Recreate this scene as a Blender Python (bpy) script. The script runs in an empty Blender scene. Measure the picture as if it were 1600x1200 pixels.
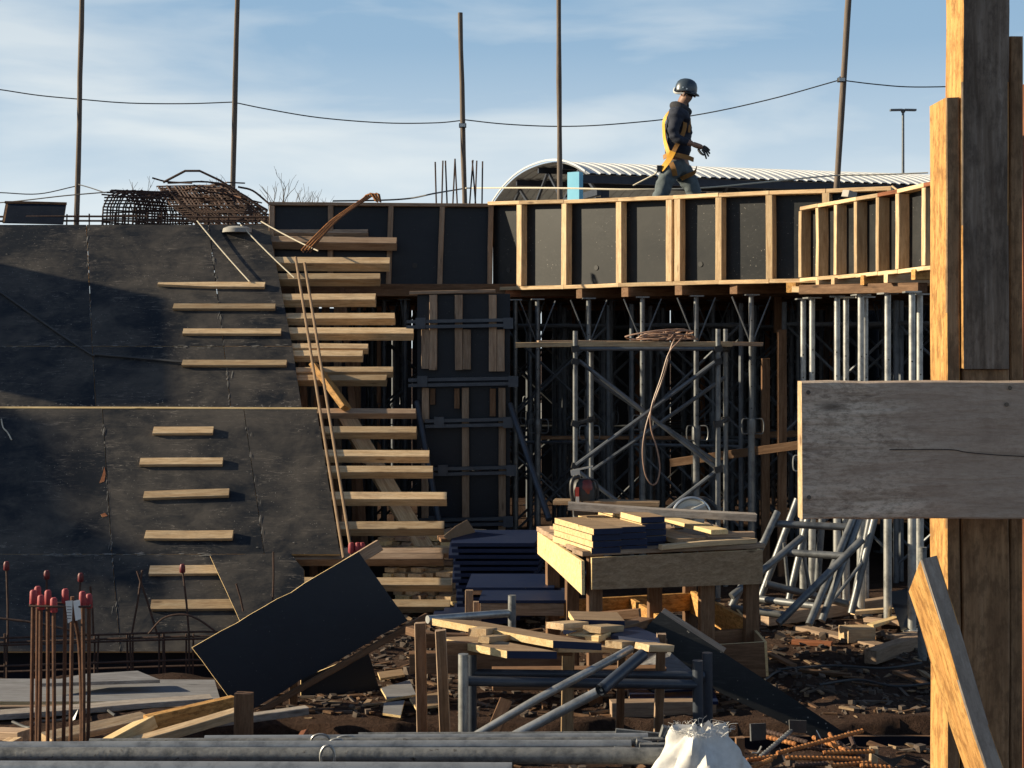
import bpy, bmesh, math, random
from mathutils import Vector, Matrix, noise
random.seed(7)
R = math.radians
PI = math.pi
scene = bpy.context.scene
COL = scene.collection

# ------------------------------------------------------------------ camera, sky, sun, exposure
F, CX, HY, CZ = 2400.0, 800.0, 540.0, 2.1        # focal length in photo pixels, principal column, horizon row, eye height
cam_d = bpy.data.cameras.new('camera')
cam_d.sensor_width = 36.0
cam_d.lens = F / 1600.0 * 36.0
cam_d.shift_y = -0.0375
cam_d.clip_start = 0.1
cam_d.clip_end = 3000
cam = bpy.data.objects.new('camera', cam_d)
cam.location = (0, 0, CZ)
cam.rotation_euler = (R(90), 0, 0)
COL.objects.link(cam)
scene.camera = cam

SUN = Vector((-0.935, 0.03, 0.352)).normalized()   # towards the sun
sun_el = math.asin(SUN.z)
sun_az = math.atan2(SUN.x, SUN.y)                   # clockwise from +Y

world = bpy.data.worlds.new('World')
scene.world = world
world.use_nodes = True
wn, wl = world.node_tree.nodes, world.node_tree.links
wn.clear()
w_out = wn.new('ShaderNodeOutputWorld')
w_bg = wn.new('ShaderNodeBackground')
w_bg.inputs['Strength'].default_value = 0.05
w_sky = wn.new('ShaderNodeTexSky')
w_sky.sky_type = 'NISHITA'
w_sky.sun_disc = False
w_sky.sun_elevation = sun_el
w_sky.sun_rotation = sun_az
w_sky.air_density = 1.0
w_sky.dust_density = 0.6
w_sky.ozone_density = 2.0
w_tc = wn.new('ShaderNodeTexCoord')
w_map = wn.new('ShaderNodeMapping')
w_map.inputs['Rotation'].default_value = (0, R(-13), R(12))
w_map.inputs['Scale'].default_value = (3.4, 2.0, 15.0)
w_n = wn.new('ShaderNodeTexNoise')
w_n.inputs['Scale'].default_value = 1.3
w_n.inputs['Detail'].default_value = 7
w_n.inputs['Roughness'].default_value = 0.48
w_n.inputs['Distortion'].default_value = 0.35
w_r = wn.new('ShaderNodeValToRGB')
w_r.color_ramp.elements[0].position = 0.41
w_r.color_ramp.elements[1].position = 0.64
w_r.color_ramp.elements[0].color = (0.0, 0.0, 0.0, 1)
w_r.color_ramp.elements[1].color = (0.80, 0.80, 0.80, 1)
w_sep = wn.new('ShaderNodeSeparateXYZ')
w_hz = wn.new('ShaderNodeValToRGB')                      # pale air low over the horizon, all the way round
els = w_hz.color_ramp.elements
while len(els) < 6: els.new(0.5)
for e, (p_, v_) in zip(els, ((0.0, .86), (0.06, .80), (0.12, .52), (0.19, .18), (0.30, .05), (0.6, 0.0))):
    e.position = p_; e.color = (v_, v_, v_, 1)
w_blue = wn.new('ShaderNodeMixRGB'); w_blue.blend_type = 'MULTIPLY'
w_blue.inputs['Fac'].default_value = 1.0
w_blue.inputs['Color2'].default_value = (0.80, 0.95, 1.08, 1)
w_bl = wn.new('ShaderNodeValToRGB')                      # clear blue of the lower sky
els = w_bl.color_ramp.elements
while len(els) < 4: els.new(0.5)
for e, (p_, v_) in zip(els, ((0.0, .9), (0.22, .85), (0.36, .30), (0.60, 0.0))):
    e.position = p_; e.color = (v_, v_, v_, 1)
w_mixb = wn.new('ShaderNodeMixRGB')
w_mixb.inputs['Color2'].default_value = (2.3, 4.5, 7.0, 1)
w_mix = wn.new('ShaderNodeMixRGB')
w_mix.inputs['Color2'].default_value = (8.6, 9.2, 9.4, 1)
w_mix2 = wn.new('ShaderNodeMixRGB')
w_mix2.inputs['Color2'].default_value = (9.4, 10.2, 10.4, 1)
wl.new(w_tc.outputs['Generated'], w_map.inputs['Vector'])
wl.new(w_tc.outputs['Generated'], w_sep.inputs['Vector'])
wl.new(w_map.outputs['Vector'], w_n.inputs['Vector'])
wl.new(w_n.outputs['Fac'], w_r.inputs['Fac'])
wl.new(w_sep.outputs['Z'], w_hz.inputs['Fac'])
wl.new(w_sky.outputs['Color'], w_blue.inputs['Color1'])
w_cm = wn.new('ShaderNodeMapRange')                     # wisps thin out overhead
w_cm.inputs['From Min'].default_value = 0.15; w_cm.inputs['From Max'].default_value = 0.5
w_cm.inputs['To Min'].default_value = 1.0; w_cm.inputs['To Max'].default_value = 0.15
w_cx = wn.new('ShaderNodeMath'); w_cx.operation = 'MULTIPLY'
wl.new(w_sep.outputs['Z'], w_cm.inputs['Value'])
wl.new(w_r.outputs['Color'], w_cx.inputs[0]); wl.new(w_cm.outputs[0], w_cx.inputs[1])
wl.new(w_cx.outputs[0], w_mix.inputs['Fac'])
wl.new(w_sep.outputs['Z'], w_bl.inputs['Fac'])
wl.new(w_bl.outputs['Color'], w_mixb.inputs['Fac'])
wl.new(w_blue.outputs['Color'], w_mixb.inputs['Color1'])
wl.new(w_mixb.outputs['Color'], w_mix.inputs['Color1'])
wl.new(w_hz.outputs['Color'], w_mix2.inputs['Fac'])
wl.new(w_mix.outputs['Color'], w_mix2.inputs['Color1'])
wl.new(w_mix2.outputs['Color'], w_bg.inputs['Color'])
wl.new(w_bg.outputs['Background'], w_out.inputs['Surface'])

sun_d = bpy.data.lights.new('sun', 'SUN')
sun_d.energy = 5.0
sun_d.angle = R(0.53)
sun_d.color = (1.0, 0.85, 0.60)
sun = bpy.data.objects.new('sun', sun_d)
sun.rotation_euler = (-SUN).to_track_quat('-Z', 'Y').to_euler()
sun.location = (-20, 5, 20)
COL.objects.link(sun)

vs = scene.view_settings
vs.view_transform = 'Standard'
vs.look = 'None'
vs.exposure = 0.85
vs.gamma = 1.0
vs.use_curve_mapping = False

# ------------------------------------------------------------------ projection helpers (turn a photo measurement and a distance into a place)
def at(px, py, Y):
    return Vector(((px - CX) / F * Y, Y, CZ - (py - HY) / F * Y))

def grd(px, py, z=0.0):
    return at(px, py, (CZ - z) * F / (py - HY))

def hit(px, py, p, n):
    d = Vector(((px - CX) / F, 1.0, -(py - HY) / F))
    o = Vector((0, 0, CZ))
    return o + d * ((p - o).dot(n) / d.dot(n))

# ------------------------------------------------------------------ materials
MATS = {}
def new_mat(name):
    m = bpy.data.materials.new(name)
    m.use_nodes = True
    nt = m.node_tree
    b = nt.nodes['Principled BSDF']
    MATS[name] = m
    return m, nt.nodes, nt.links, b

def ramp(n, stops):
    r = n.new('ShaderNodeValToRGB')
    els = r.color_ramp.elements
    while len(els) < len(stops):
        els.new(0.5)
    for e, (p, c) in zip(els, stops):
        e.position = p
        e.color = (*c, 1) if len(c) == 3 else c
    return r

def coords(n, l, scale, shift=True):
    tc = n.new('ShaderNodeTexCoord')
    mp = n.new('ShaderNodeMapping')
    mp.inputs['Scale'].default_value = scale
    if shift:
        oi = n.new('ShaderNodeObjectInfo')
        mu = n.new('ShaderNodeMath'); mu.operation = 'MULTIPLY'
        mu.inputs[1].default_value = 37.0
        l.new(oi.outputs['Random'], mu.inputs[0])
        l.new(mu.outputs[0], mp.inputs['Location'])
    l.new(tc.outputs['Object'], mp.inputs['Vector'])
    return mp

def noise_n(n, l, vec, scale, detail=5, rough=0.6, dist=0.0):
    t = n.new('ShaderNodeTexNoise')
    t.inputs['Scale'].default_value = scale
    t.inputs['Detail'].default_value = detail
    t.inputs['Roughness'].default_value = rough
    t.inputs['Distortion'].default_value = dist
    l.new(vec.outputs[0], t.inputs['Vector'])
    return t

def mix(n, l, fac, a, b, mode='MIX'):
    m = n.new('ShaderNodeMixRGB')
    m.blend_type = mode
    for k, v in (('Fac', fac), ('Color1', a), ('Color2', b)):
        if hasattr(v, 'is_output') or isinstance(v, bpy.types.NodeSocket):
            l.new(v, m.inputs[k])
        elif isinstance(v, (int, float)):
            m.inputs[k].default_value = v if k == 'Fac' else (v, v, v, 1)
        else:
            m.inputs[k].default_value = (*v, 1)
    return m.outputs[0]

def bump(n, l, b, h, strength, dist=0.01):
    bp = n.new('ShaderNodeBump')
    bp.inputs['Strength'].default_value = strength
    bp.inputs['Distance'].default_value = dist
    l.new(h, bp.inputs['Height'])
    l.new(bp.outputs['Normal'], b.inputs['Normal'])

def wood(name, dark, mid, light, grime=0.35, grime_col=(0.05, 0.045, 0.04), vary=0.35, rough=0.75, along='x', mottle=0.0, bmp=0.35, fibre=0.75):
    m, n, l, b = new_mat(name)
    sc = {'x': (1.3, 16, 16), 'z': (16, 16, 1.3)}[along]
    mp = coords(n, l, sc)
    g = noise_n(n, l, mp, 2.6, 8, 0.65, 0.6)
    r = ramp(n, [(0.28, dark), (0.5, mid), (0.72, light)])
    l.new(g.outputs['Fac'], r.inputs['Fac'])
    # fine fibre lines
    mp2 = coords(n, l, {'x': (7, 110, 110), 'z': (110, 110, 7)}[along])
    f = noise_n(n, l, mp2, 1.5, 4, 0.7)
    fr = ramp(n, [(0.35, (0.72, 0.68, 0.64)), (0.6, (1.06, 1.06, 1.06))])
    l.new(f.outputs['Fac'], fr.inputs['Fac'])
    c = mix(n, l, fibre, r.outputs['Color'], fr.outputs['Color'], 'MULTIPLY')
    # grime blotches and knots
    mp3 = coords(n, l, {'x': (2.2, 7, 7), 'z': (7, 7, 2.2)}[along])
    q = noise_n(n, l, mp3, 1.4, 7, 0.72, 0.3)
    qr = ramp(n, [(0.50, (0, 0, 0)), (0.74, (1, 1, 1))])
    l.new(q.outputs['Fac'], qr.inputs['Fac'])
    qm = n.new('ShaderNodeMath'); qm.operation = 'MULTIPLY'; qm.inputs[1].default_value = grime
    l.new(qr.outputs['Color'], qm.inputs[0])
    c = mix(n, l, qm.outputs[0], c, grime_col)
    kv = n.new('ShaderNodeTexVoronoi'); kv.inputs['Scale'].default_value = 1.0
    mpk = coords(n, l, {'x': (2.2, 9, 9), 'z': (9, 9, 2.2)}[along])
    l.new(mpk.outputs[0], kv.inputs['Vector'])
    kr = ramp(n, [(0.05, (0.9, 0.9, 0.9)), (0.13, (0, 0, 0))])
    l.new(kv.outputs['Distance'], kr.inputs['Fac'])
    c = mix(n, l, kr.outputs['Color'], c, tuple(x * 0.45 for x in dark))
    if mottle:
        s = noise_n(n, l, coords(n, l, (14, 30, 30) if along == 'x' else (30, 30, 14)), 1.6, 6, 0.75)
        sr = ramp(n, [(0.46, (0, 0, 0)), (0.60, (1, 1, 1))])
        l.new(s.outputs['Fac'], sr.inputs['Fac'])
        sm = n.new('ShaderNodeMath'); sm.operation = 'MULTIPLY'; sm.inputs[1].default_value = mottle
        l.new(sr.outputs['Color'], sm.inputs[0])
        c = mix(n, l, sm.outputs[0], c, tuple(x * 0.5 for x in dark))
    # per board tone
    oi = n.new('ShaderNodeObjectInfo')
    hs = n.new('ShaderNodeHueSaturation')
    mr = n.new('ShaderNodeMapRange')
    mr.inputs['To Min'].default_value = 1 - vary
    mr.inputs['To Max'].default_value = 1 + vary * 0.5
    l.new(oi.outputs['Random'], mr.inputs['Value'])
    l.new(mr.outputs[0], hs.inputs['Value'])
    l.new(c, hs.inputs['Color'])
    l.new(hs.outputs['Color'], b.inputs['Base Color'])
    b.inputs['Roughness'].default_value = rough
    b.inputs['Specular IOR Level'].default_value = 0.25
    bump(n, l, b, f.outputs['Fac'], bmp, 0.006)
    return m

wood('wood_pine', (0.44, 0.275, 0.145), (0.64, 0.455, 0.265), (0.73, 0.57, 0.37), grime=0.65, grime_col=(0.24, 0.175, 0.12), vary=0.42, mottle=0.12)
wood('wood_weathered', (0.24, 0.155, 0.10), (0.36, 0.25, 0.17), (0.46, 0.345, 0.25), grime=0.5, grime_col=(0.10, 0.085, 0.07))
wood('wood_grey', (0.27, 0.225, 0.19), (0.36, 0.315, 0.275), (0.45, 0.41, 0.365), grime=0.85, grime_col=(0.12, 0.10, 0.085), vary=0.05, mottle=0.35, bmp=0.5, fibre=0.4)
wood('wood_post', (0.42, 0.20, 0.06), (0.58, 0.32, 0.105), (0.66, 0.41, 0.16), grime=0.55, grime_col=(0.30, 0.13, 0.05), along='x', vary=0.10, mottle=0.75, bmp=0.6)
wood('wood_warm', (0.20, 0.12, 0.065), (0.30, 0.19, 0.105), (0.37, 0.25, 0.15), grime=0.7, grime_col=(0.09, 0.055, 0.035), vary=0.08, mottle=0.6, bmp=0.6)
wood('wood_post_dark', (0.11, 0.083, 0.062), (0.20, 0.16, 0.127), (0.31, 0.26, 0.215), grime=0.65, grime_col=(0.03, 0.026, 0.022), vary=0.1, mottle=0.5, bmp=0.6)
wood('wood_brown', (0.12, 0.062, 0.03), (0.20, 0.11, 0.06), (0.28, 0.17, 0.10), grime=0.5, grime_col=(0.06, 0.035, 0.02), mottle=0.2)
wood('wood_red', (0.16, 0.055, 0.025), (0.25, 0.09, 0.04), (0.32, 0.14, 0.07), grime=0.5, grime_col=(0.07, 0.03, 0.02), mottle=0.2)
wood('ply_edge', (0.54, 0.37, 0.17), (0.70, 0.515, 0.265), (0.77, 0.61, 0.35), grime=0.15, vary=0.15)
wood('ply_raw', (0.23, 0.145, 0.08), (0.33, 0.225, 0.135), (0.42, 0.30, 0.19), grime=0.4, grime_col=(0.13, 0.10, 0.07), vary=0.2, mottle=0.15)
wood('ply_grey', (0.15, 0.15, 0.155), (0.21, 0.21, 0.22), (0.28, 0.28, 0.29), grime=0.45, grime_col=(0.09, 0.08, 0.08), vary=0.1)

def old_board():
    m, n, l, b = new_mat('board_old')
    g = noise_n(n, l, coords(n, l, (2.2, 20, 20)), 2.0, 8, 0.7, 0.5)
    r = ramp(n, [(0.36, (0.36, 0.27, 0.20)), (0.5, (0.59, 0.475, 0.375)), (0.63, (0.72, 0.61, 0.50))])
    l.new(g.outputs['Fac'], r.inputs['Fac'])
    f = noise_n(n, l, coords(n, l, (28, 60, 60)), 2.2, 6, 0.75)
    fr = ramp(n, [(0.40, (0.50, 0.48, 0.45)), (0.53, (1.04, 1.04, 1.04))])
    l.new(f.outputs['Fac'], fr.inputs['Fac'])
    c = mix(n, l, 0.7, r.outputs['Color'], fr.outputs['Color'], 'MULTIPLY')
    q = noise_n(n, l, coords(n, l, (4.5, 13, 13)), 1.7, 10, 0.82, 0.9)
    qr = ramp(n, [(0.50, (0, 0, 0)), (0.62, (0.8, 0.8, 0.8))])
    l.new(q.outputs['Fac'], qr.inputs['Fac'])
    c = mix(n, l, qr.outputs['Color'], c, (0.17, 0.125, 0.095))
    w1 = noise_n(n, l, coords(n, l, (1.6, 3, 3)), 1.2, 3, 0.5)
    wr = ramp(n, [(0.44, (0, 0, 0)), (0.58, (0.75, 0.75, 0.75))])
    l.new(w1.outputs['Fac'], wr.inputs['Fac'])
    c = mix(n, l, wr.outputs['Color'], c, (0.40, 0.30, 0.23))
    k = n.new('ShaderNodeTexVoronoi'); k.inputs['Scale'].default_value = 1.0
    l.new(coords(n, l, (3.2, 9, 9)).outputs[0], k.inputs['Vector'])
    kr = ramp(n, [(0.04, (0.8, 0.8, 0.8)), (0.12, (0, 0, 0))])
    l.new(k.outputs['Distance'], kr.inputs['Fac'])
    c = mix(n, l, kr.outputs['Color'], c, (0.09, 0.07, 0.055))
    l.new(c, b.inputs['Base Color'])
    b.inputs['Roughness'].default_value = 0.85
    b.inputs['Specular IOR Level'].default_value = 0.2
    bump(n, l, b, g.outputs['Fac'], 0.6, 0.012)
old_board()

def film_ply(name, base, dust, dust_amt, rough=0.42, scratch=0.4):
    m, n, l, b = new_mat(name)
    mp = coords(n, l, (1, 1, 1))
    a = noise_n(n, l, mp, 1.5, 9, 0.68, 0.4)
    ar = ramp(n, [(0.38, (0, 0, 0)), (0.66, (1, 1, 1))])
    a2 = noise_n(n, l, coords(n, l, (2.2, 5, 5)), 1.1, 8, 0.75, 0.8)
    av = n.new('ShaderNodeMath'); av.operation = 'ADD'
    ah = n.new('ShaderNodeMath'); ah.operation = 'MULTIPLY_ADD'; ah.inputs[1].default_value = 0.6; ah.inputs[2].default_value = -0.3
    l.new(a2.outputs['Fac'], ah.inputs[0])
    l.new(a.outputs['Fac'], av.inputs[0]); l.new(ah.outputs[0], av.inputs[1])
    l.new(av.outputs[0], ar.inputs['Fac'])
    am = n.new('ShaderNodeMath'); am.operation = 'MULTIPLY'; am.inputs[1].default_value = dust_amt
    l.new(ar.outputs['Color'], am.inputs[0])
    c = mix(n, l, am.outputs[0], base, dust)
    # scuffs: broken fine streaks
    mp2 = coords(n, l, (3.5, 14, 26))
    s = noise_n(n, l, mp2, 1.5, 8, 0.82, 1.6)
    sr = ramp(n, [(0.55, (0, 0, 0)), (0.68, (1, 1, 1))])
    l.new(s.outputs['Fac'], sr.inputs['Fac'])
    mp4 = coords(n, l, (1.0, 1.0, 1.0))
    g = noise_n(n, l, mp4, 2.6, 4, 0.6)
    gr = ramp(n, [(0.40, (0, 0, 0)), (0.60, (1, 1, 1))])
    l.new(g.outputs['Fac'], gr.inputs['Fac'])
    mm = n.new('ShaderNodeMath'); mm.operation = 'MULTIPLY'
    l.new(sr.outputs['Color'], mm.inputs[0]); l.new(gr.outputs['Color'], mm.inputs[1])
    ms = n.new('ShaderNodeMath'); ms.operation = 'MULTIPLY'; ms.inputs[1].default_value = scratch
    l.new(mm.outputs[0], ms.inputs[0])
    c = mix(n, l, ms.outputs[0], c, tuple(min(1, x * 3.2) for x in dust))
    # concrete flecks
    v = n.new('ShaderNodeTexVoronoi'); v.inputs['Scale'].default_value = 26
    l.new(mp.outputs[0], v.inputs['Vector'])
    vr = ramp(n, [(0.06, (1, 1, 1)), (0.11, (0, 0, 0))])
    l.new(v.outputs['Distance'], vr.inputs['Fac'])
    vm = n.new('ShaderNodeMath'); vm.operation = 'MULTIPLY'
    l.new(vr.outputs['Color'], vm.inputs[0]); l.new(gr.outputs['Color'], vm.inputs[1])
    vm2 = n.new('ShaderNodeMath'); vm2.operation = 'MULTIPLY'; vm2.inputs[1].default_value = scratch
    l.new(vm.outputs[0], vm2.inputs[0])
    c = mix(n, l, vm2.outputs[0], c, (0.30, 0.28, 0.25))
    l.new(c, b.inputs['Base Color'])
    rr = n.new('ShaderNodeMapRange')
    rr.inputs['To Min'].default_value = rough - 0.08
    rr.inputs['To Max'].default_value = rough + 0.25
    l.new(a.outputs['Fac'], rr.inputs['Value'])
    l.new(rr.outputs[0], b.inputs['Roughness'])
    b.inputs['Specular IOR Level'].default_value = 0.28
    bump(n, l, b, a.outputs['Fac'], 0.12, 0.01)
    return m
film_ply('film_worn', (0.009, 0.011, 0.0145), (0.082, 0.071, 0.060), 0.85, 0.42, 0.9)
film_ply('film_wall', (0.004, 0.0055, 0.008), (0.016, 0.0165, 0.0175), 0.8, 0.40, 0.9)
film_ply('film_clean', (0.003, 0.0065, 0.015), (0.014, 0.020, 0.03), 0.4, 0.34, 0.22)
film_ply('film_blue', (0.005, 0.013, 0.045), (0.02, 0.03, 0.065), 0.3, 0.45, 0.15)

def plain(name, c0, c1, rough=0.5, metal=0.0, scale=12, bmp=0.15, spec=0.4, stretch=(1, 1, 1), c2=None, t2=0.62):
    m, n, l, b = new_mat(name)
    mp = coords(n, l, stretch)
    t = noise_n(n, l, mp, scale, 7, 0.7)
    st = [(0.35, c0), (0.65, c1)]
    if c2:
        st = [(0.33, c0), (0.55, c1), (t2 + 0.02, c1), (t2 + 0.08, c2)]
    r = ramp(n, st)
    l.new(t.outputs['Fac'], r.inputs['Fac'])
    l.new(r.outputs['Color'], b.inputs['Base Color'])
    b.inputs['Roughness'].default_value = rough
    b.inputs['Metallic'].default_value = metal
    b.inputs['Specular IOR Level'].default_value = spec
    if bmp:
        bump(n, l, b, t.outputs['Fac'], bmp, 0.008)
    return m
plain('prop_grey_shaded', (0.07, 0.076, 0.085), (0.17, 0.175, 0.18), 0.45, 0.5, 9, 0.1, c2=(0.12, 0.08, 0.055), t2=0.64)  # darker copy of the galvanised steel: shade is put into the colour
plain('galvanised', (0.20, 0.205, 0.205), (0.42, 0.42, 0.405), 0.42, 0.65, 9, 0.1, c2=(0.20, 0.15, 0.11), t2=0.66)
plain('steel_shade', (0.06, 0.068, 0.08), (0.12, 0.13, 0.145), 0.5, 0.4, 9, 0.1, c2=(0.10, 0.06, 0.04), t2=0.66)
plain('steel_blue', (0.036, 0.043, 0.058), (0.06, 0.07, 0.088), 0.38, 0.2, 7, 0.06)
plain('steel_spattered', (0.085, 0.088, 0.09), (0.20, 0.20, 0.195), 0.62, 0.35, 22, 0.5, c2=(0.05, 0.042, 0.035), t2=0.60)
plain('dark_iron', (0.025, 0.024, 0.024), (0.055, 0.05, 0.048), 0.6, 0.3, 14)
plain('rusty_rebar', (0.075, 0.036, 0.022), (0.15, 0.068, 0.036), 0.85, 0.1, 30, 0.4)
plain('dark_rebar', (0.038, 0.024, 0.020), (0.085, 0.046, 0.034), 0.85, 0.1, 30, 0.4)
plain('orange_rust', (0.24, 0.085, 0.025), (0.45, 0.19, 0.06), 0.8, 0.1, 24, 0.4)
plain('red_plastic', (0.22, 0.022, 0.03), (0.36, 0.05, 0.055), 0.6, 0, 8, 0.05)
plain('dark_red_plastic', (0.10, 0.012, 0.016), (0.14, 0.02, 0.025), 0.5, 0, 8, 0.05)
plain('paper', (0.62, 0.62, 0.60), (0.75, 0.74, 0.72), 0.8, 0, 5, 0.1)
plain('ink', (0.12, 0.12, 0.13), (0.2, 0.2, 0.2), 0.8, 0, 5, 0)
plain('woven_sack', (0.48, 0.46, 0.43), (0.70, 0.69, 0.66), 0.6, 0, 9, 0.35)
plain('hose', (0.24, 0.14, 0.10), (0.36, 0.23, 0.165), 0.45, 0, 6, 0.05)
plain('black_rubber', (0.012, 0.012, 0.013), (0.022, 0.022, 0.024), 0.5, 0, 8, 0.1)
plain('dark_red_tool', (0.10, 0.016, 0.014), (0.16, 0.03, 0.025), 0.4, 0, 8, 0.05)
plain('tool_red', (0.40, 0.04, 0.03), (0.50, 0.07, 0.05), 0.35, 0, 8, 0.05)
plain('tool_white', (0.55, 0.55, 0.52), (0.66, 0.66, 0.62), 0.4, 0, 8, 0.05)
plain('bright_metal', (0.50, 0.50, 0.48), (0.66, 0.65, 0.62), 0.3, 0.85, 8, 0.05)
plain('pole_wood', (0.10, 0.075, 0.06), (0.17, 0.13, 0.10), 0.8, 0, 6, 0.4, stretch=(8, 8, 1))
plain('rope_pale', (0.50, 0.44, 0.34), (0.62, 0.56, 0.44), 0.85, 0, 40, 0.2)
plain('cable_dark', (0.03, 0.03, 0.032), (0.05, 0.05, 0.052), 0.6, 0, 8, 0)
plain('roof_white', (0.50, 0.51, 0.51), (0.60, 0.60, 0.59), 0.5, 0.1, 3, 0.03)
plain('roof_under', (0.48, 0.475, 0.45), (0.56, 0.55, 0.53), 0.6, 0.1, 2, 0.05)
plain('frame_dark', (0.02, 0.024, 0.035), (0.035, 0.04, 0.055), 0.5, 0.2, 4, 0.05)
plain('column_blue', (0.17, 0.48, 0.66), (0.20, 0.53, 0.71), 0.5, 0, 2, 0.03)
plain('lamp_grey', (0.10, 0.11, 0.12), (0.15, 0.16, 0.17), 0.45, 0.4, 5, 0.05)
plain('bark', (0.05, 0.04, 0.033), (0.09, 0.075, 0.06), 0.9, 0, 10, 0.3)
plain('skin', (0.24, 0.13, 0.085), (0.30, 0.165, 0.11), 0.55, 0, 10, 0.05)
plain('jacket', (0.014, 0.018, 0.032), (0.026, 0.031, 0.048), 0.85, 0, 14, 0.5)
plain('hood_cloth', (0.030, 0.030, 0.036), (0.05, 0.05, 0.056), 0.9, 0, 14, 0.5)
plain('trousers', (0.060, 0.078, 0.088), (0.115, 0.14, 0.152), 0.85, 0, 12, 0.6)
plain('harness', (0.62, 0.30, 0.02), (0.75, 0.38, 0.03), 0.6, 0, 12, 0.1)
plain('harness_brown', (0.26, 0.12, 0.03), (0.34, 0.17, 0.05), 0.7, 0, 12, 0.1)
plain('helmet_paint', (0.028, 0.043, 0.062), (0.05, 0.068, 0.088), 0.33, 0, 4, 0.02, spec=0.6)
plain('glove', (0.03, 0.03, 0.032), (0.05, 0.05, 0.05), 0.8, 0, 12, 0.2)
plain('boot', (0.03, 0.02, 0.015), (0.05, 0.035, 0.025), 0.7, 0, 12, 0.2)
plain('lens_black', (0.008, 0.008, 0.009), (0.012, 0.012, 0.012), 0.1, 0, 4, 0)
plain('cardboard', (0.20, 0.13, 0.075), (0.27, 0.18, 0.11), 0.85, 0, 8, 0.2)
plain('debris', (0.045, 0.032, 0.025), (0.12, 0.09, 0.07), 0.9, 0, 3, 0.3)
plain('cement_thin', (0.09, 0.085, 0.08), (0.22, 0.21, 0.195), 0.9, 0, 30, 0.3)
plain('concrete', (0.26, 0.25, 0.23), (0.36, 0.345, 0.32), 0.9, 0, 8, 0.4)

def soil():
    m, n, l, b = new_mat('soil')
    mp = coords(n, l, (1, 1, 1), shift=False)
    a = noise_n(n, l, mp, 1.3, 9, 0.7)
    r = ramp(n, [(0.3, (0.032, 0.019, 0.014)), (0.5, (0.055, 0.032, 0.023)), (0.7, (0.085, 0.055, 0.04))])
    l.new(a.outputs['Fac'], r.inputs['Fac'])
    f = noise_n(n, l, mp, 40, 6, 0.75)
    fr = ramp(n, [(0.35, (0.6, 0.6, 0.6)), (0.65, (1.2, 1.2, 1.2))])
    l.new(f.outputs['Fac'], fr.inputs['Fac'])
    c = mix(n, l, 1.0, r.outputs['Color'], fr.outputs['Color'], 'MULTIPLY')
    l.new(c, b.inputs['Base Color'])
    b.inputs['Roughness'].default_value = 0.95
    b.inputs['Specular IOR Level'].default_value = 0.1
    bump(n, l, b, f.outputs['Fac'], 0.8, 0.03)
soil()

# ------------------------------------------------------------------ mesh builders
def tag(o, label=None, cat=None, group=None, kind=None):
    if label: o['label'] = label
    if cat: o['category'] = cat
    if group: o['group'] = group
    if kind: o['kind'] = kind
    return o

def empty(name, loc, label, cat, group=None):
    o = bpy.data.objects.new(name, None)
    o.location = loc
    o.empty_display_size = 0.1
    COL.objects.link(o)
    return tag(o, label, cat, group)

def world_loc(o):
    v = o.matrix_basis.translation.copy() if o.type == 'MESH' else Vector(o.location)
    M = Matrix(o.matrix_basis)
    p = o.parent
    while p:
        M = p.matrix_basis @ M
        p = p.parent
    return M

def place(o, M, parent=None):
    COL.objects.link(o)
    if parent is not None:
        o.parent = parent
        o.matrix_basis = world_loc(parent).inverted() @ M
    else:
        o.matrix_basis = M
    return o

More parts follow.
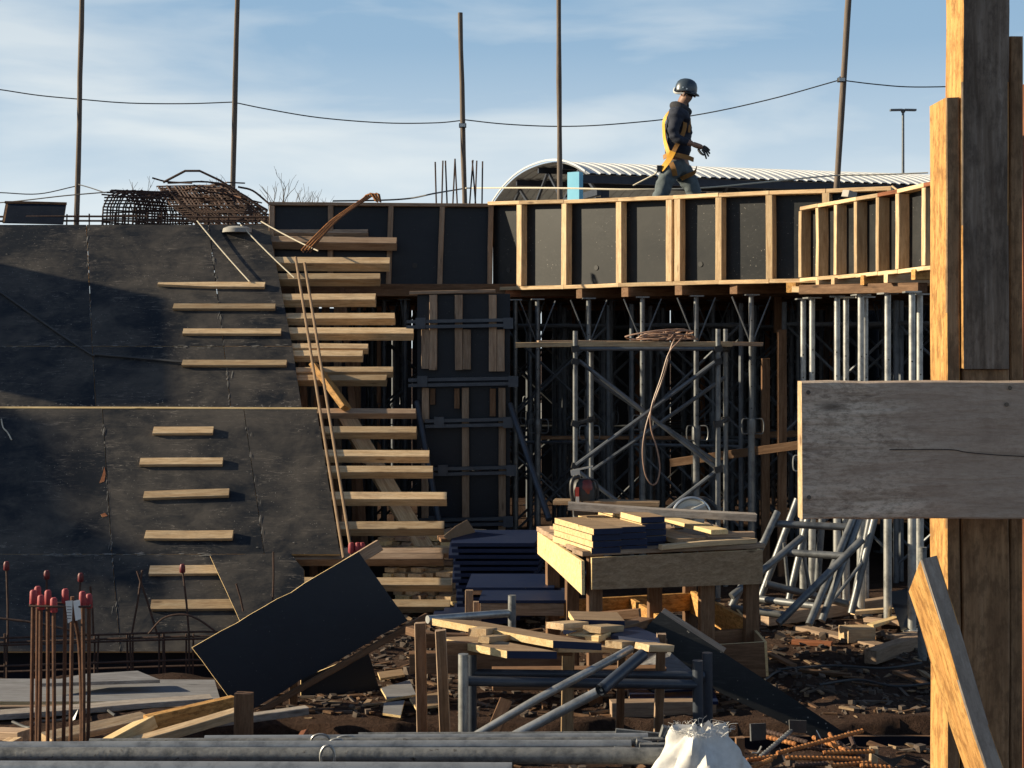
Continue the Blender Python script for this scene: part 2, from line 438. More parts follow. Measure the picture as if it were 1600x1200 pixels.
class MB:
    def __init__(s):
        s.v, s.f, s.mi = [], [], []
    def add(s, verts, faces, mi=0):
        b = len(s.v)
        s.v += [Vector(p) for p in verts]
        for k, f in enumerate(faces):
            s.f.append([b + i for i in f])
            s.mi.append(mi if isinstance(mi, int) else mi[k])
        return s
    def box(s, c, sx, sy, sz, M=None, mi=0):
        c = Vector(c)
        pts = []
        for z in (-1, 1):
            for y in (-1, 1):
                for x in (-1, 1):
                    d = Vector((x * sx / 2, y * sy / 2, z * sz / 2))
                    pts.append(c + (M @ d if M else d))
        return s.add(pts, [(0, 2, 3, 1), (4, 5, 7, 6), (0, 1, 5, 4), (2, 6, 7, 3), (0, 4, 6, 2), (1, 3, 7, 5)], mi)
    def beam(s, p0, p1, w, h, up=(0, 0, 1), mi=0):
        p0, p1 = Vector(p0), Vector(p1)
        x = (p1 - p0); L = x.length; x.normalize()
        y = Vector(up).cross(x)
        if y.length < 1e-4: y = Vector((0, 1, 0)).cross(x)
        y.normalize(); z = x.cross(y)
        M = Matrix((x, y, z)).transposed()
        return s.box((p0 + p1) / 2, L, w, h, M, mi)
    def tube(s, pts, r, n=10, caps=True, mi=0):
        pts = [Vector(p) for p in pts]
        m = len(pts)
        rad = r if isinstance(r, (list, tuple)) else [r] * m
        t = (pts[1] - pts[0]).normalized()
        ref = Vector((0, 0, 1)) if abs(t.z) < 0.9 else Vector((1, 0, 0))
        u = t.cross(ref).normalized()
        rings = []
        for i in range(m):
            if i == 0: tt = pts[1] - pts[0]
            elif i == m - 1: tt = pts[-1] - pts[-2]
            else: tt = (pts[i + 1] - pts[i]).normalized() + (pts[i] - pts[i - 1]).normalized()
            if tt.length < 1e-6: tt = t
            tt.normalize()
            u = (u - tt * u.dot(tt))
            if u.length < 1e-5: u = tt.orthogonal()
            u.normalize()
            w = tt.cross(u)
            rings.append([pts[i] + (u * math.cos(2 * PI * k / n) + w * math.sin(2 * PI * k / n)) * rad[i] for k in range(n)])
            t = tt
        b = len(s.v)
        for rg in rings: s.v += rg
        for i in range(m - 1):
            for k in range(n):
                k2 = (k + 1) % n
                s.f.append([b + i * n + k, b + i * n + k2, b + (i + 1) * n + k2, b + (i + 1) * n + k]); s.mi.append(mi)
        if caps:
            s.f.append([b + k for k in range(n)][::-1]); s.mi.append(mi)
            s.f.append([b + (m - 1) * n + k for k in range(n)]); s.mi.append(mi)
        return s
    def prism(s, pts, nrm, thick, mi=0, mi_edge=None):
        nrm = Vector(nrm).normalized()
        a = [Vector(p) for p in pts]
        k = len(a)
        area = Vector((0, 0, 0))
        for i in range(k): area += a[i].cross(a[(i + 1) % k])
        if area.dot(nrm) < 0: a.reverse()
        bk = [p - nrm * thick for p in a]
        me = mi if mi_edge is None else mi_edge
        fs = [list(range(k)), list(range(2 * k - 1, k - 1, -1))]
        ms = [mi, mi]
        for i in range(k):
            j = (i + 1) % k
            fs.append([i, i + k, j + k, j]); ms.append(me)
        return s.add(a + bk, fs, ms)
    def lathe(s, c, prof, n=16, axis='z', M=None, mi=0, caps=True):
        c = Vector(c)
        b = len(s.v); m = len(prof)
        for r, h in prof:
            for k in range(n):
                a = 2 * PI * k / n
                d = Vector((r * math.cos(a), r * math.sin(a), h))
                s.v.append(c + (M @ d if M else d))
        for i in range(m - 1):
            for k in range(n):
                k2 = (k + 1) % n
                s.f.append([b + i * n + k, b + i * n + k2, b + (i + 1) * n + k2, b + (i + 1) * n + k]); s.mi.append(mi)
        if caps:
            s.f.append([b + k for k in range(n)][::-1]); s.mi.append(mi)
            s.f.append([b + (m - 1) * n + k for k in range(n)]); s.mi.append(mi)
        return s
    def build(s, name, mats, parent=None, smooth=False, origin=None):
        if isinstance(mats, str): mats = [mats]
        if origin is None:
            lo = Vector((min(p.x for p in s.v), min(p.y for p in s.v), min(p.z for p in s.v)))
            hi = Vector((max(p.x for p in s.v), max(p.y for p in s.v), max(p.z for p in s.v)))
            origin = Vector(((lo.x + hi.x) / 2, (lo.y + hi.y) / 2, lo.z))
        origin = Vector(origin)
        me = bpy.data.meshes.new(name)
        me.from_pydata([tuple(p - origin) for p in s.v], [], s.f)
        for q in mats: me.materials.append(MATS[q])
        me.polygons.foreach_set('material_index', s.mi)
        if smooth:
            me.polygons.foreach_set('use_smooth', [True] * len(me.polygons))
            try: me.set_sharp_from_angle(angle=R(40))
            except Exception: pass
        me.update()
        o = bpy.data.objects.new(name, me)
        return place(o, Matrix.Translation(origin), parent)

def spline(pts, seg=8):
    pts = [Vector(p) for p in pts]
    P = [pts[0] * 2 - pts[1]] + pts + [pts[-1] * 2 - pts[-2]]
    out = []
    for i in range(1, len(P) - 2):
        for k in range(seg):
            t = k / seg
            a, b, c, d = P[i - 1], P[i], P[i + 1], P[i + 2]
            out.append(0.5 * ((2 * b) + (c - a) * t + (2 * a - 5 * b + 4 * c - d) * t * t + (3 * b - a - 3 * c + d) * t ** 3))
    out.append(pts[-1])
    return out

def sag(p0, p1, s, n=14):
    p0, p1 = Vector(p0), Vector(p1)
    return [p0.lerp(p1, i / n) - Vector((0, 0, s * 4 * (i / n) * (1 - i / n))) for i in range(n + 1)]

def timber_mesh(L, W, T, seg=1, jit=0.0, ch=0.003, point=0.0):
    """box along X with chamfered edges and slightly uneven faces, centred on its axis start at x=0"""
    ch = min(ch, W * 0.2, T * 0.2)
    prof = [(-W/2+ch, -T/2), (W/2-ch, -T/2), (W/2, -T/2+ch), (W/2, T/2-ch), (W/2-ch, T/2), (-W/2+ch, T/2), (-W/2, T/2-ch), (-W/2, -T/2+ch)]
    me = bpy.data.meshes.new('timber')
    v, f = [], []
    xs = [i / seg * L for i in range(seg + 1)]
    for i, x in enumerate(xs):
        oy, oz = random.uniform(-jit, jit), random.uniform(-jit, jit)
        k = 1.0
        if point and i == 0: k = point
        for (y, z) in prof:
            v.append((x + (random.uniform(-jit, jit) if i in (0, seg) else 0), y * k + oy + random.uniform(-jit, jit) * 0.3, z + oz + random.uniform(-jit, jit) * 0.3))
    for i in range(seg):
        for k in range(8):
            k2 = (k + 1) % 8
            f.append((i * 8 + k, i * 8 + k2, (i + 1) * 8 + k2, (i + 1) * 8 + k))
    f.append(tuple(range(7, -1, -1)))
    f.append(tuple(seg * 8 + k for k in range(8)))
    me.from_pydata(v, [], f)
    me.update()
    return me

def timber(name, p0, p1, W, T, mat='wood_pine', up=(0, 0, 1), parent=None, seg=None, jit=0.002, point=0.0, label=None, cat=None, group=None):
    """one length of sawn timber from p0 to p1 (axis); W lies across `up`, T along it"""
    p0, p1 = Vector(p0), Vector(p1)
    x = p1 - p0; L = x.length; x.normalize()
    up = Vector(up)
    y = up.cross(x)
    if y.length < 1e-4: y = Vector((0, 1, 0)).cross(x)
    y.normalize(); z = x.cross(y)
    if seg is None: seg = 1 if L < 0.5 else 2 if L < 1.2 else 3
    me = timber_mesh(L, W, T, seg, jit, point=point)
    me.name = name
    me.materials.append(MATS[mat])
    o = bpy.data.objects.new(name, me)
    M = Matrix((x, y, z)).transposed().to_4x4()
    M.translation = p0
    place(o, M, parent)
    if label: tag(o, label, cat, group)
    return o

def sheet(name, pts, nrm, thick, mats=('film_worn', 'ply_edge'), parent=None, label=None, cat=None, group=None):
    o = MB().prism(pts, nrm, thick, 0, 1).build(name, list(mats), parent, origin=sum((Vector(p) for p in pts), Vector()) / len(pts))
    if label: tag(o, label, cat, group)
    return o

def face_material(o, axis, sign, mat):
    """give the faces of a timber that look along one local axis their own material"""
    me = o.data
    me.materials.append(MATS[mat])
    k = len(me.materials) - 1
    for p in me.polygons:
        if p.normal[axis] * sign > 0.7: p.material_index = k

def ragged(pts, amp=.003, seg=.09):
    """outline with small chips and waves along its edges"""
    out = []
    for a, b in zip(pts, pts[1:] + pts[:1]):
        a, b = Vector(a), Vector(b)
        k = max(2, int((b - a).length / seg))
        t = (b - a).normalized()
        for i in range(k):
            p = a.lerp(b, i / k)
            if i:
                p += (sum((Vector(q) for q in pts), Vector()) / len(pts) - p).normalized() * (random.uniform(0, amp) + (amp * 3 if random.random() < .1 else 0))
            out.append(p)
    return out

def rod(name, pts, r, mat, parent=None, n=8, smooth=True, label=None, cat=None, group=None):
    o = MB().tube(pts, r, n).build(name, mat, parent, smooth)
    if label: tag(o, label, cat, group)
    return o

def copy_tree(o, loc=None, rotz=None, label=None, group=None, parent=None):
    c = o.copy()
    COL.objects.link(c)
    if parent is not None: c.parent = parent
    if loc is not None: c.location = loc
    if rotz is not None: c.rotation_euler.z = rotz
    if label: c['label'] = label
    if group: c['group'] = group
    for ch in list(o.children):
        copy_tree(ch, parent=c)
    return c

# ------------------------------------------------------------------ ground: one sheet to the horizon, with the dug trench and the near bank
def sstep(a, b, x):
    t = max(0.0, min(1.0, (x - a) / (b - a)))
    return t * t * (3 - 2 * t)

def ground_h(x, y):
    edge = 8.54 + 0.10 * noise.noise(Vector((x * 1.3, 0.3, 1.7))) + 0.05 * noise.noise(Vector((x * 5, 0.3, 4.7)))
    bank = 0.47 * (1 - sstep(6.25, 6.7, y))
    deep = sstep(-1.75, -1.35, x)
    floor = -0.55 * deep + 0.10 * (1 - deep)
    k = sstep(edge - 0.10, edge + 0.02, y)
    h = k * 0.0 + (1 - k) * floor
    ft = (1 - sstep(-1.75, -1.5, x)) * sstep(9.80, 9.90, y) * (1 - sstep(12.4, 13.2, y))
    h -= 0.62 * ft
    w = sstep(6.25, 6.7, y)
    h = h * w + bank
    d = 1.0 if (-6 < x < 7 and y < 25) else 0.4
    h += d * (0.045 * noise.noise(Vector((x * 1.1, y * 1.1, 0))) + 0.028 * noise.noise(Vector((x * 4, y * 4, 3))) + 0.016 * noise.noise(Vector((x * 13, y * 13, 5))))
    return h

def build_ground():
    xs = [-900, -400, -180, -90, -50, -30, -20, -14, -10, -8, -7, -6.2]
    x = -5.6
    while x < 5.2: xs.append(x); x += 0.07
    xs += [5.6, 6.2, 7, 8, 10, 14, 20, 30, 50, 90, 180, 400, 900]
    ys = [-400, -150, -60, -20, -8, -2, 1, 3, 4, 4.6]
    y = 5.0
    while y < 12.6: ys.append(y); y += 0.05
    ys += [12.9, 13.3, 13.8, 14.4, 15, 16, 17, 18.5, 20, 22, 25, 30, 38, 50, 70, 110, 180, 320, 600, 1200]
    v = [(a, b, ground_h(a, b)) for b in ys for a in xs]
    n = len(xs)
    f = [(j * n + i, j * n + i + 1, (j + 1) * n + i + 1, (j + 1) * n + i) for j in range(len(ys) - 1) for i in range(n - 1)]
    me = bpy.data.meshes.new('ground')
    me.from_pydata(v, [], f)
    me.materials.append(MATS['soil'])
    me.polygons.foreach_set('use_smooth', [True] * len(me.polygons))
    o = bpy.data.objects.new('ground', me)
    COL.objects.link(o)
    tag(o, 'red brown trampled soil of the building site', None, None, 'structure')
build_ground()

# ------------------------------------------------------------------ sloped formwork on the left
S_N = Vector((0, -0.7107, 0.7035)).normalized()         # outward normal of the 45 degree face
S_D = Vector((0, -0.7035, -0.7107)).normalized()        # down the slope
S_P = Vector((0, 11.6, -0.15))
def sl(px, py, off=0.0):
    return hit(px, py, S_P + S_N * off, S_N)

slope = empty('sloped_formwork', (-3.2, 12.0, 0.0), 'tall black sloped plywood formwork with short wooden cleats and a row of projecting joists', 'formwork')
def lin(pts, y):
    if y <= pts[0][1]: a, b = pts[0], pts[1]
    elif y >= pts[-1][1]: a, b = pts[-2], pts[-1]
    else:
        for a, b in zip(pts, pts[1:]):
            if a[1] <= y <= b[1]: break
    return a[0] + (b[0] - a[0]) * (y - a[1]) / (b[1] - a[1])
L0 = [(-330, 350), (-330, 1020)]
LM = [(-75, 350), (-60, 640), (-55, 1020)]
U1 = [(135, 350), (144, 537), (150, 638)]
U2 = [(326, 352), (337, 432), (349, 537), (361, 638)]
UR = [(420, 352), (442, 450), (457, 540), (472, 638)]
B1 = [(160, 640), (165, 720), (175, 866), (188, 1018)]
B2 = [(381, 640), (400, 760), (413, 866), (430, 1018)]
BR = [(495, 640), (511, 745), (531, 862)]
def panels(seams, rows, off):
    for (y0, y1) in rows:
        for a, b in zip(seams, seams[1:]):
            g = 0.9
            o = off + random.uniform(-0.002, 0.003)
            pts = [sl(lin(a, y0) + g * .5, y0 + .15, o), sl(lin(b, y0) - g * .5, y0 + .15, o), sl(lin(b, y1) - g * .5, y1 - .15, o), sl(lin(a, y1) + g * .5, y1 - .15, o)]
            sheet('plywood_sheet', pts, S_N, 0.018, ('film_worn', 'ply_edge'), slope)
panels([L0, LM, U1, U2, UR], [(351, 541), (541, 639.5)], 0.0)
panels([L0, LM, B1, B2, BR], [(638.5, 866)], 0.024)
panels([L0, LM, B1, B2], [(866, 1018)], 0.024)

timber('ledge_strip', sl(-330, 637.6, .012), sl(496, 639.6, .012), .024, .03, 'ply_edge', up=S_N, parent=slope)
# cement residue: ragged smears along the seams and splashes on the sheets
def residue():
    rnd = random.Random(11)
    m = MB()
    def blot(px, py, off, rx, ry):
        c = sl(px, py, off + .0036)
        k = rnd.randint(5, 7)
        pts = [c + Vector((1, 0, 0)) * rx * math.cos(2 * PI * i / k) * rnd.uniform(.4, 1.2) + S_D * ry * math.sin(2 * PI * i / k) * rnd.uniform(.4, 1.2) for i in range(k)]
        m.add(pts + [c + S_N * .0006], [(i, (i + 1) % k, k) for i in range(k)])
    for seam, y0, y1, off, nn in ((U1, 352, 540, 0, 34), (U2, 352, 636, 0, 46), (U1, 545, 632, 0, 8), (B1, 645, 1010, .024, 40), (B2, 645, 860, .024, 14), (LM, 400, 600, 0, 8)):
        for i in range(nn):
            y = rnd.uniform(y0, y1)
            y += 12 * math.sin(y * .07)
            y = max(y0, min(y1, y))
            blot(lin(seam, y) + rnd.gauss(0, .7) + (rnd.gauss(0, 4) if rnd.random() < .25 else 0), y, off, rnd.uniform(.0015, .0055) * (1.8 if rnd.random() < .12 else 1), rnd.uniform(.010, .055))
    for i in range(70):
        blot(rnd.uniform(-60, 450), 541 + rnd.gauss(0, 1.5), 0, rnd.uniform(.01, .05), rnd.uniform(.002, .006))
    for i in range(46):
        blot(rnd.uniform(30, 330), 866 + rnd.gauss(0, 1.5), .024, rnd.uniform(.01, .06), rnd.uniform(.002, .007))
    for i in range(90):
        blot(rnd.uniform(-60, 470), 636 - abs(rnd.gauss(0, 3)), 0, rnd.uniform(.004, .012), rnd.uniform(.003, .01))
    for i in range(520):
        x, y = rnd.uniform(-60, 520), rnd.uniform(356, 1010)
        if x > lin(UR if y < 638 else BR, y) - 6 or (y > 860 and x > 400): continue
        s_ = rnd.uniform(.001, .004) * (2.0 if rnd.random() < .06 else 1)
        blot(x, y, .0 if y < 638 else .024, s_ * rnd.uniform(.6, 2.4), s_)
    o = m.build('cement_residue', 'cement_thin', slope)
    o['kind'] = 'stuff'
residue()
# cleats nailed to the face: left px, right px, row of the lit face's middle at each end
for (x0, x1, y0, y1, hh, pt) in [(247, 414, 444.5, 446, 9, .35), (271, 430, 480, 480, 9, 0), (286, 439, 519, 519, 9, 0), (285, 448, 568, 568, 9, 0),
                         (240, 333, 673.5, 673, 10, 0), (219, 348, 722.5, 721.5, 10, 0), (225, 358, 774.5, 770.5, 10, 0), (227, 364, 837, 837, 11, 0),
                         (234, 342, 892, 891, 11, 0), (236, 368, 946.5, 945, 12, 0)]:
    off = 0.0 if y0 < 638 else 0.024
    W = hh / F * 12.8 / 0.70
    T = 0.032
    p0, p1 = sl(x0, y0, off + T / 2), sl(x1, y1, off + T / 2)
    timber('cleat', p0, p1, W, T, 'wood_pine', up=S_N, parent=slope, jit=0.002, point=pt or 0.0)

# joists running behind the sheets and out past the right edge: row of top edge, row of bottom edge, right end
JO = [(362, 376, 575, 'wood_weathered'), (374.5, 396, 620, 'wood_weathered'), (407, 430, 609, 'wood_pine'), (432, 453, 594, 'wood_pine'), (464, 486, 587, 'wood_pine'), (494, 514, 617, 'wood_pine'),
      (517, 538, 646, 'wood_pine'), (541, 558, 575, 'wood_pine'), (552, 571, 567, 'wood_pine'), (578, 596, 614, 'wood_pine'), (590, 609, 604, 'wood_pine'),
      (642, 659, 650, 'wood_weathered'), (671, 692, 651, 'wood_pine'), (708, 729, 671, 'wood_pine'), (733, 754, 676, 'wood_pine'), (774, 797, 698, 'wood_pine'),
      (821, 845, 694, 'wood_pine'), (860, 877, 706, 'wood_weathered'), (867, 891, 693, 'wood_weathered'), (908, 931, 707, 'wood_pine'), (942, 964, 703, 'wood_pine')]
for i, (ya, yb, xr, mt) in enumerate(JO):
    ymid = (ya + yb) / 2
    scale = sl(600, ymid).y / F
    tot = (yb - ya) * scale / 0.707            # lit width + depth, both foreshortened
    W = tot * 0.46; T = tot * 0.54
    tilt = random.uniform(-1.5, 1.5) + (5 if i == 1 else 3 if i == 2 else 0)
    yr = ya + W * 0.707 / scale * 0.5
    p1 = sl(xr, yr + tilt * .3, -0.022 - T / 2)
    p0 = sl(40 if i not in (7, 9, 17) else 330, yr - tilt * .7, -0.022 - T / 2)
    timber('joist', p0, p1, W, T, mt, up=S_N, parent=slope, jit=0.003)
# soldiers and raking posts carrying the joists
for (px, y0, y1, dy, mt) in [(300, 0.1, 2.2, 1.9, 'wood_weathered'), (492, 0.0, 3.0, 15.35, 'wood_weathered'), (509, 0.0, 2.9, 15.3, 'wood_brown'), (528, 0.0, 2.85, 15.4, 'wood_weathered')]:
    if dy < 5: continue
    X = (px - 800) / F * dy
    timber('post', (X, dy, y0), (X, dy, y1), 0.075, 0.07, mt, up=(0, 1, 0), parent=slope)
for X in (-5.2, -4.2, -3.3, -2.6):
    for (Y, z) in ((12.6, 0.72), (13.6, 1.72), (14.7, 2.8)):
        timber('post', (X, Y, -0.05), (X, Y, z), 0.07, 0.07, 'wood_weathered', up=(0, 1, 0), parent=slope)
    timber('rafter', (X, 11.85, -0.25), (X, 14.95, 2.9), 0.07, 0.14, 'wood_weathered', up=S_N, parent=slope)
for k, X in enumerate((-1.95, -1.55, -1.12)):  # extra rafters and posts, added to throw broken shade on the props
    timber('rafter', Vector((X, 11.95 + .12 * k, -0.1)) - S_N * .24, Vector((X - .55, 14.9, 2.85)) - S_N * .24, 0.06, 0.14, 'wood_brown', up=S_N, parent=slope)
for (X, Y, z1) in ((-1.95, 12.9, 0.6), (-1.55, 13.4, 1.15), (-2.15, 14.2, 1.95), (-1.45, 14.3, 2.0), (-1.75, 13.9, 1.65)):
    timber('post', (X, Y, -.02), (X, Y, z1), .08, .08, 'wood_brown', up=(0, 1, 0), parent=slope)
sheet('side_panel', [(-2.35, 13.1, 0), (-2.35, 17.9, 0), (-2.35, 17.9, 3.2), (-2.35, 15.1, 3.2), (-2.35, 13.1, 1.0)], (1, 0, 0), .018, ('film_clean', 'ply_edge'), slope)  # sheet added to block sun and keep the gaps between joists dark
sheet('gap_shade_sheet', [(-6.4, 11.72, -0.75), (-1.8, 11.72, -0.75), (-1.8, 11.72, -0.09), (-6.4, 11.72, -0.09)], (0, -1, 0), 0.018, ('film_clean', 'ply_edge'), slope)  # black sheet added to stand in for the shade under the slope
sheet('top_deck', [(-6.6, 15.02, 3.27), (-2.42, 15.02, 3.27), (-2.42, 18.2, 3.27), (-6.6, 18.2, 3.27)], (0, 0, 1), 0.05, ('film_wall', 'ply_edge'), slope)
for X in (-6.2, -4.6, -2.6):
    timber('deck_post', (X, 18.0, 0), (X, 18.0, 3.21), 0.09, 0.09, 'wood_weathered', up=(0, 1, 0), parent=slope)
# patched spots on the panel: a torn splinter by the seam and a smear of sawdust
sheet('splinter', [sl(163, 729, .027), sl(165, 740, .027), sl(163, 752, .027), sl(155, 755, .027), sl(160, 742, .027)], S_N, 0.004, ('wood_red', 'ply_edge'), slope)
sheet('splinter', [sl(157, 804, .027), sl(164, 801, .027), sl(168, 806, .027), sl(160, 808, .027)], S_N, 0.004, ('wood_red', 'ply_edge'), slope)

# dark cable lying on the slope, pale tie strings above it
rod('slope_cable', spline([sl(-60, 418, .012), sl(0, 456, .012), sl(70, 505, .012), sl(140, 552, .012), sl(152, 554, .012), sl(210, 559, .012), sl(286, 566, .02)], 6), 0.011, 'cable_dark', label='thin dark cable lying across the shaded black slope', cat='cable')
rod('tie_string', sag(at(308, 345, 14.95), sl(390, 440, .04), .01, 6), 0.006, 'rope_pale', label='pale tie string running down to the pointed topmost cleat', cat='string')
rod('tie_string', sag(at(376, 351, 14.9), sl(460, 434, .02), .01, 6), 0.0065, 'rope_pale', label='pale tie string ending on the fourth projecting joist from the top', cat='string')
rod('tie_string', sag(at(408, 346, 14.95), at(497, 392, 14.4), .01, 6), 0.0065, 'rope_pale', label='pale tie string ending beside the bundle of bent rebars', cat='string')
rod('tie_wire', spline([sl(2, 655, .03), sl(5, 668, .035), sl(12, 676, .03), sl(18, 687, .03)], 5) , 0.006, 'rope_pale', label='short white twist of string stuck to the left of the lower black slope', cat='string')
m = MB(); m.lathe(at(371, 354, 14.95), [(.15, -.06), (.14, -.02), (.09, .0), (.02, .006)], 14)
tag(m.build('cement_heap', 'concrete', smooth=True), 'small pale flat heap of cement lying on top edge of black slope', 'cement')

# two thin poles leaning on the joists and the big plank behind them
rod('leaning_bar', [at(462, 402, 14.15), at(537, 872, 11.95)], 0.0125, 'cardboard', n=8, label='thin steel bar leaning on the joists, the left one of the leaning pair', cat='bar')
rod('leaning_bar', [at(476, 411, 14.1), at(548, 856, 11.95)], 0.0125, 'cardboard', n=8, label='thin steel bar leaning on the joists, the right one of the leaning pair', cat='bar')
timber('brace_plank', sl(494, 572, .03), sl(543, 641, -.02), 0.19, 0.05, 'wood_post', up=(0.9, -0.2, .5), label='short orange plank standing aslant behind the two leaning steel bars', cat='plank')
timber('brace_plank', sl(540, 650, -.36), sl(712, 940, -.36), 0.15, 0.07, 'wood_pine', up=S_N, label='long plank sloping down behind the lower projecting joists', cat='plank')

# ------------------------------------------------------------------ straight formwork wall (in shade) and curved formwork wall
flat = empty('straight_formwork', (-1.3, 15.0, 2.6), 'straight black formwork wall in shade behind the top projecting joists', 'formwork')
def wy(px):                                   # distance of the straight wall at a photo column
    return 15.0 + (px - 420) / 350 * 0.12
def wp(px, py, d=0.0): return at(px, py, wy(px) + d)
WN = Vector((0.05, -1, 0)).normalized()
fs = [424, 516, 607, 687, 766]
for a, b in zip(fs, fs[1:]):
    sheet('plywood_sheet', [wp(a, 320.5), wp(b, 320.5), wp(b, 452), wp(a, 452)], WN, 0.018, ('film_clean', 'ply_edge'), flat)
for k, x in enumerate(fs):
    timber('stud', wp(x + (-1 if k == 4 else 0), 452, -.035), wp(x + (4 if k in (2, 3) else 1), 322, -.035), 0.05, 0.07, 'wood_weathered', up=WN, parent=flat)
timber('top_rail', wp(421, 318.5, -.03), wp(771, 321, -.03), 0.09, 0.032, 'wood_weathered', up=(0, 0, 1), parent=flat)
timber('bottom_rail', wp(590, 450, -.03), wp(771, 453, -.03), 0.09, 0.032, 'wood_weathered', up=(0, 0, 1), parent=flat)
m = MB(); m.tube([wp(648, 415, -.006), wp(648, 415, .004)], 0.025, 12); m.build('tie_hole', 'black_rubber', flat)
rod('slack_wire', spline([wp(520, 314, .2), wp(590, 313, .2), wp(640, 310, .2), wp(680, 302, .2), wp(722, 295, 3.5)], 6), 0.008, 'cable_dark', label='slack wire running from straight wall top to the pole with the lamp', cat='wire')

curve = empty('curved_formwork', (1.3, 13.9, 2.6), 'long curved black formwork wall with sunlit pine studs under the worker', 'formwork')
CXP = [(770, 15.12, 318.5, 452), (820, 14.9, 317.5, 450.5), (890, 14.52, 316, 449), (975, 14.12, 313, 446), (1060, 13.75, 309.5, 443.5), (1130, 13.47, 306, 441.5), (1208, 13.2, 302.5, 440), (1295, 12.95, 299.5, 438.5), (1395, 12.72, 295.5, 437)]
def cpt(i, top, d=0.0, dz=0.0):
    px, Y, t, b = CXP[i]
    p = at(px, t if top else b, Y)
    j0, j1 = max(0, i - 1), min(len(CXP) - 1, i + 1)
    u = at(CXP[j1][0], 400, CXP[j1][1]) - at(CXP[j0][0], 400, CXP[j0][1]); u.z = 0; u.normalize()
    nn = Vector((u.y, -u.x, 0))
    return p + nn * d + Vector((0, 0, dz)), nn, u
for i in range(len(CXP) - 1):
    a0, n0, _ = cpt(i, True); a1, _, _ = cpt(i, False); b0, n1, _ = cpt(i + 1, True); b1, _, _ = cpt(i + 1, False)
    nn = (b0 - a0).cross(Vector((0, 0, 1))).normalized()
    sheet('plywood_sheet', [a0, b0, b1, a1], nn, 0.018, ('film_wall', 'ply_edge'), curve)
    pr = 0.045
    ta, tb = a0 + nn * pr, b0 + nn * pr
    timber('top_rail', ta, tb, 0.092, 0.035, 'wood_pine', up=(0, 0, 1), parent=curve)
    timber('bottom_rail', a1 + nn * pr, b1 + nn * pr, 0.092, 0.035, 'wood_pine', up=(0, 0, 1), parent=curve)
    for hx in ((i % 2 == 0) and [0.5] or []):
        hp = a0.lerp(b0, hx).lerp(a1.lerp(b1, hx), 0.78)
        MB().tube([hp + nn * 0.006, hp - nn * 0.004], 0.024, 10).build('tie_hole', 'black_rubber', curve)
for i in range(1, len(CXP)):
    for (sx) in ((0, ) if i not in (4, ) else (-0.045, 0.045)):
        t, nn, u = cpt(i, True, 0.045, -0.02); b, _, _ = cpt(i, False, 0.045, 0.02)
        timber('stud', b + u * sx, t + u * sx, 0.062, 0.088, 'wood_pine', up=nn, parent=curve)

near = empty('near_formwork', (2.7, 12.0, 2.6), 'short end section of black formwork with close set studs curving towards the right post', 'formwork')
NP = [(1250, 12.75, 326, 437), (1277, 12.5, 321, 435), (1305, 12.22, 316.5, 433), (1337, 11.93, 311, 430.5), (1371, 11.62, 304.5, 427.5), (1402, 11.35, 298.5, 424.5), (1443, 11.05, 289, 419.5), (1490, 10.75, 280, 415)]
for i in range(len(NP) - 1):
    a, b = NP[i], NP[i + 1]
    q = [at(a[0], a[2], a[1]), at(b[0], b[2], b[1]), at(b[0], b[3], b[1]), at(a[0], a[3], a[1])]
    u = q[1] - q[0]; u.z = 0; u.normalize(); nn = Vector((u.y, -u.x, 0))
    sheet('plywood_sheet', [p - nn * 0.09 for p in q], nn, 0.018, ('film_wall', 'ply_edge'), near)
    mt = 'wood_red' if i in (4, 6) else 'wood_pine'
    timber('top_rail', q[0] - nn * .05, q[1] - nn * .05, 0.10, 0.03, mt, up=(0, 0, 1), parent=near)
    timber('bottom_rail', q[3] - nn * .05, q[2] - nn * .05, 0.10, 0.03, 'wood_pine', up=(0, 0, 1), parent=near)
    timber('stud', q[3] - nn * .045 + Vector((0, 0, .02)) , q[0] - nn * .045 - Vector((0, 0, .02)), 0.045, 0.095, 'wood_pine', up=nn, parent=near)

# timber bearers under the curved wall: each lies on the props, its sawn end in the sun
BE = [((790, 457.5, 14.95), (912, 459, 15.25), 'wood_red', 'reddish timber bearer under the shaded left end of curved wall'),
      ((905, 458.5, 14.35), (1045, 457, 15.0), 'wood_brown', 'second timber bearer from left below curved wall, end grain half lit'),
      ((976, 456, 13.95), (1120, 455, 14.8), 'wood_brown', 'third timber bearer from left below curved wall with bright sawn end'),
      ((1060, 453.5, 13.6), (1200, 453, 14.4), 'wood_brown', 'fourth timber bearer from left below the paired studs'),
      ((1146, 452, 13.35), (1290, 450, 14.2), 'wood_brown', 'fifth timber bearer from left below curved wall with ragged end'),
      ((1236, 449.5, 12.9), (1330, 448, 13.9), 'wood_post', 'orange timber bearer where curved wall meets the near section')]
for a, b, mt, lb in BE:
    timber('bearer', at(*a), at(*b), 0.085, 0.085, mt, up=(0, 0, 1), label=lb, cat='timber beam', group='timber bearers under the curved wall')
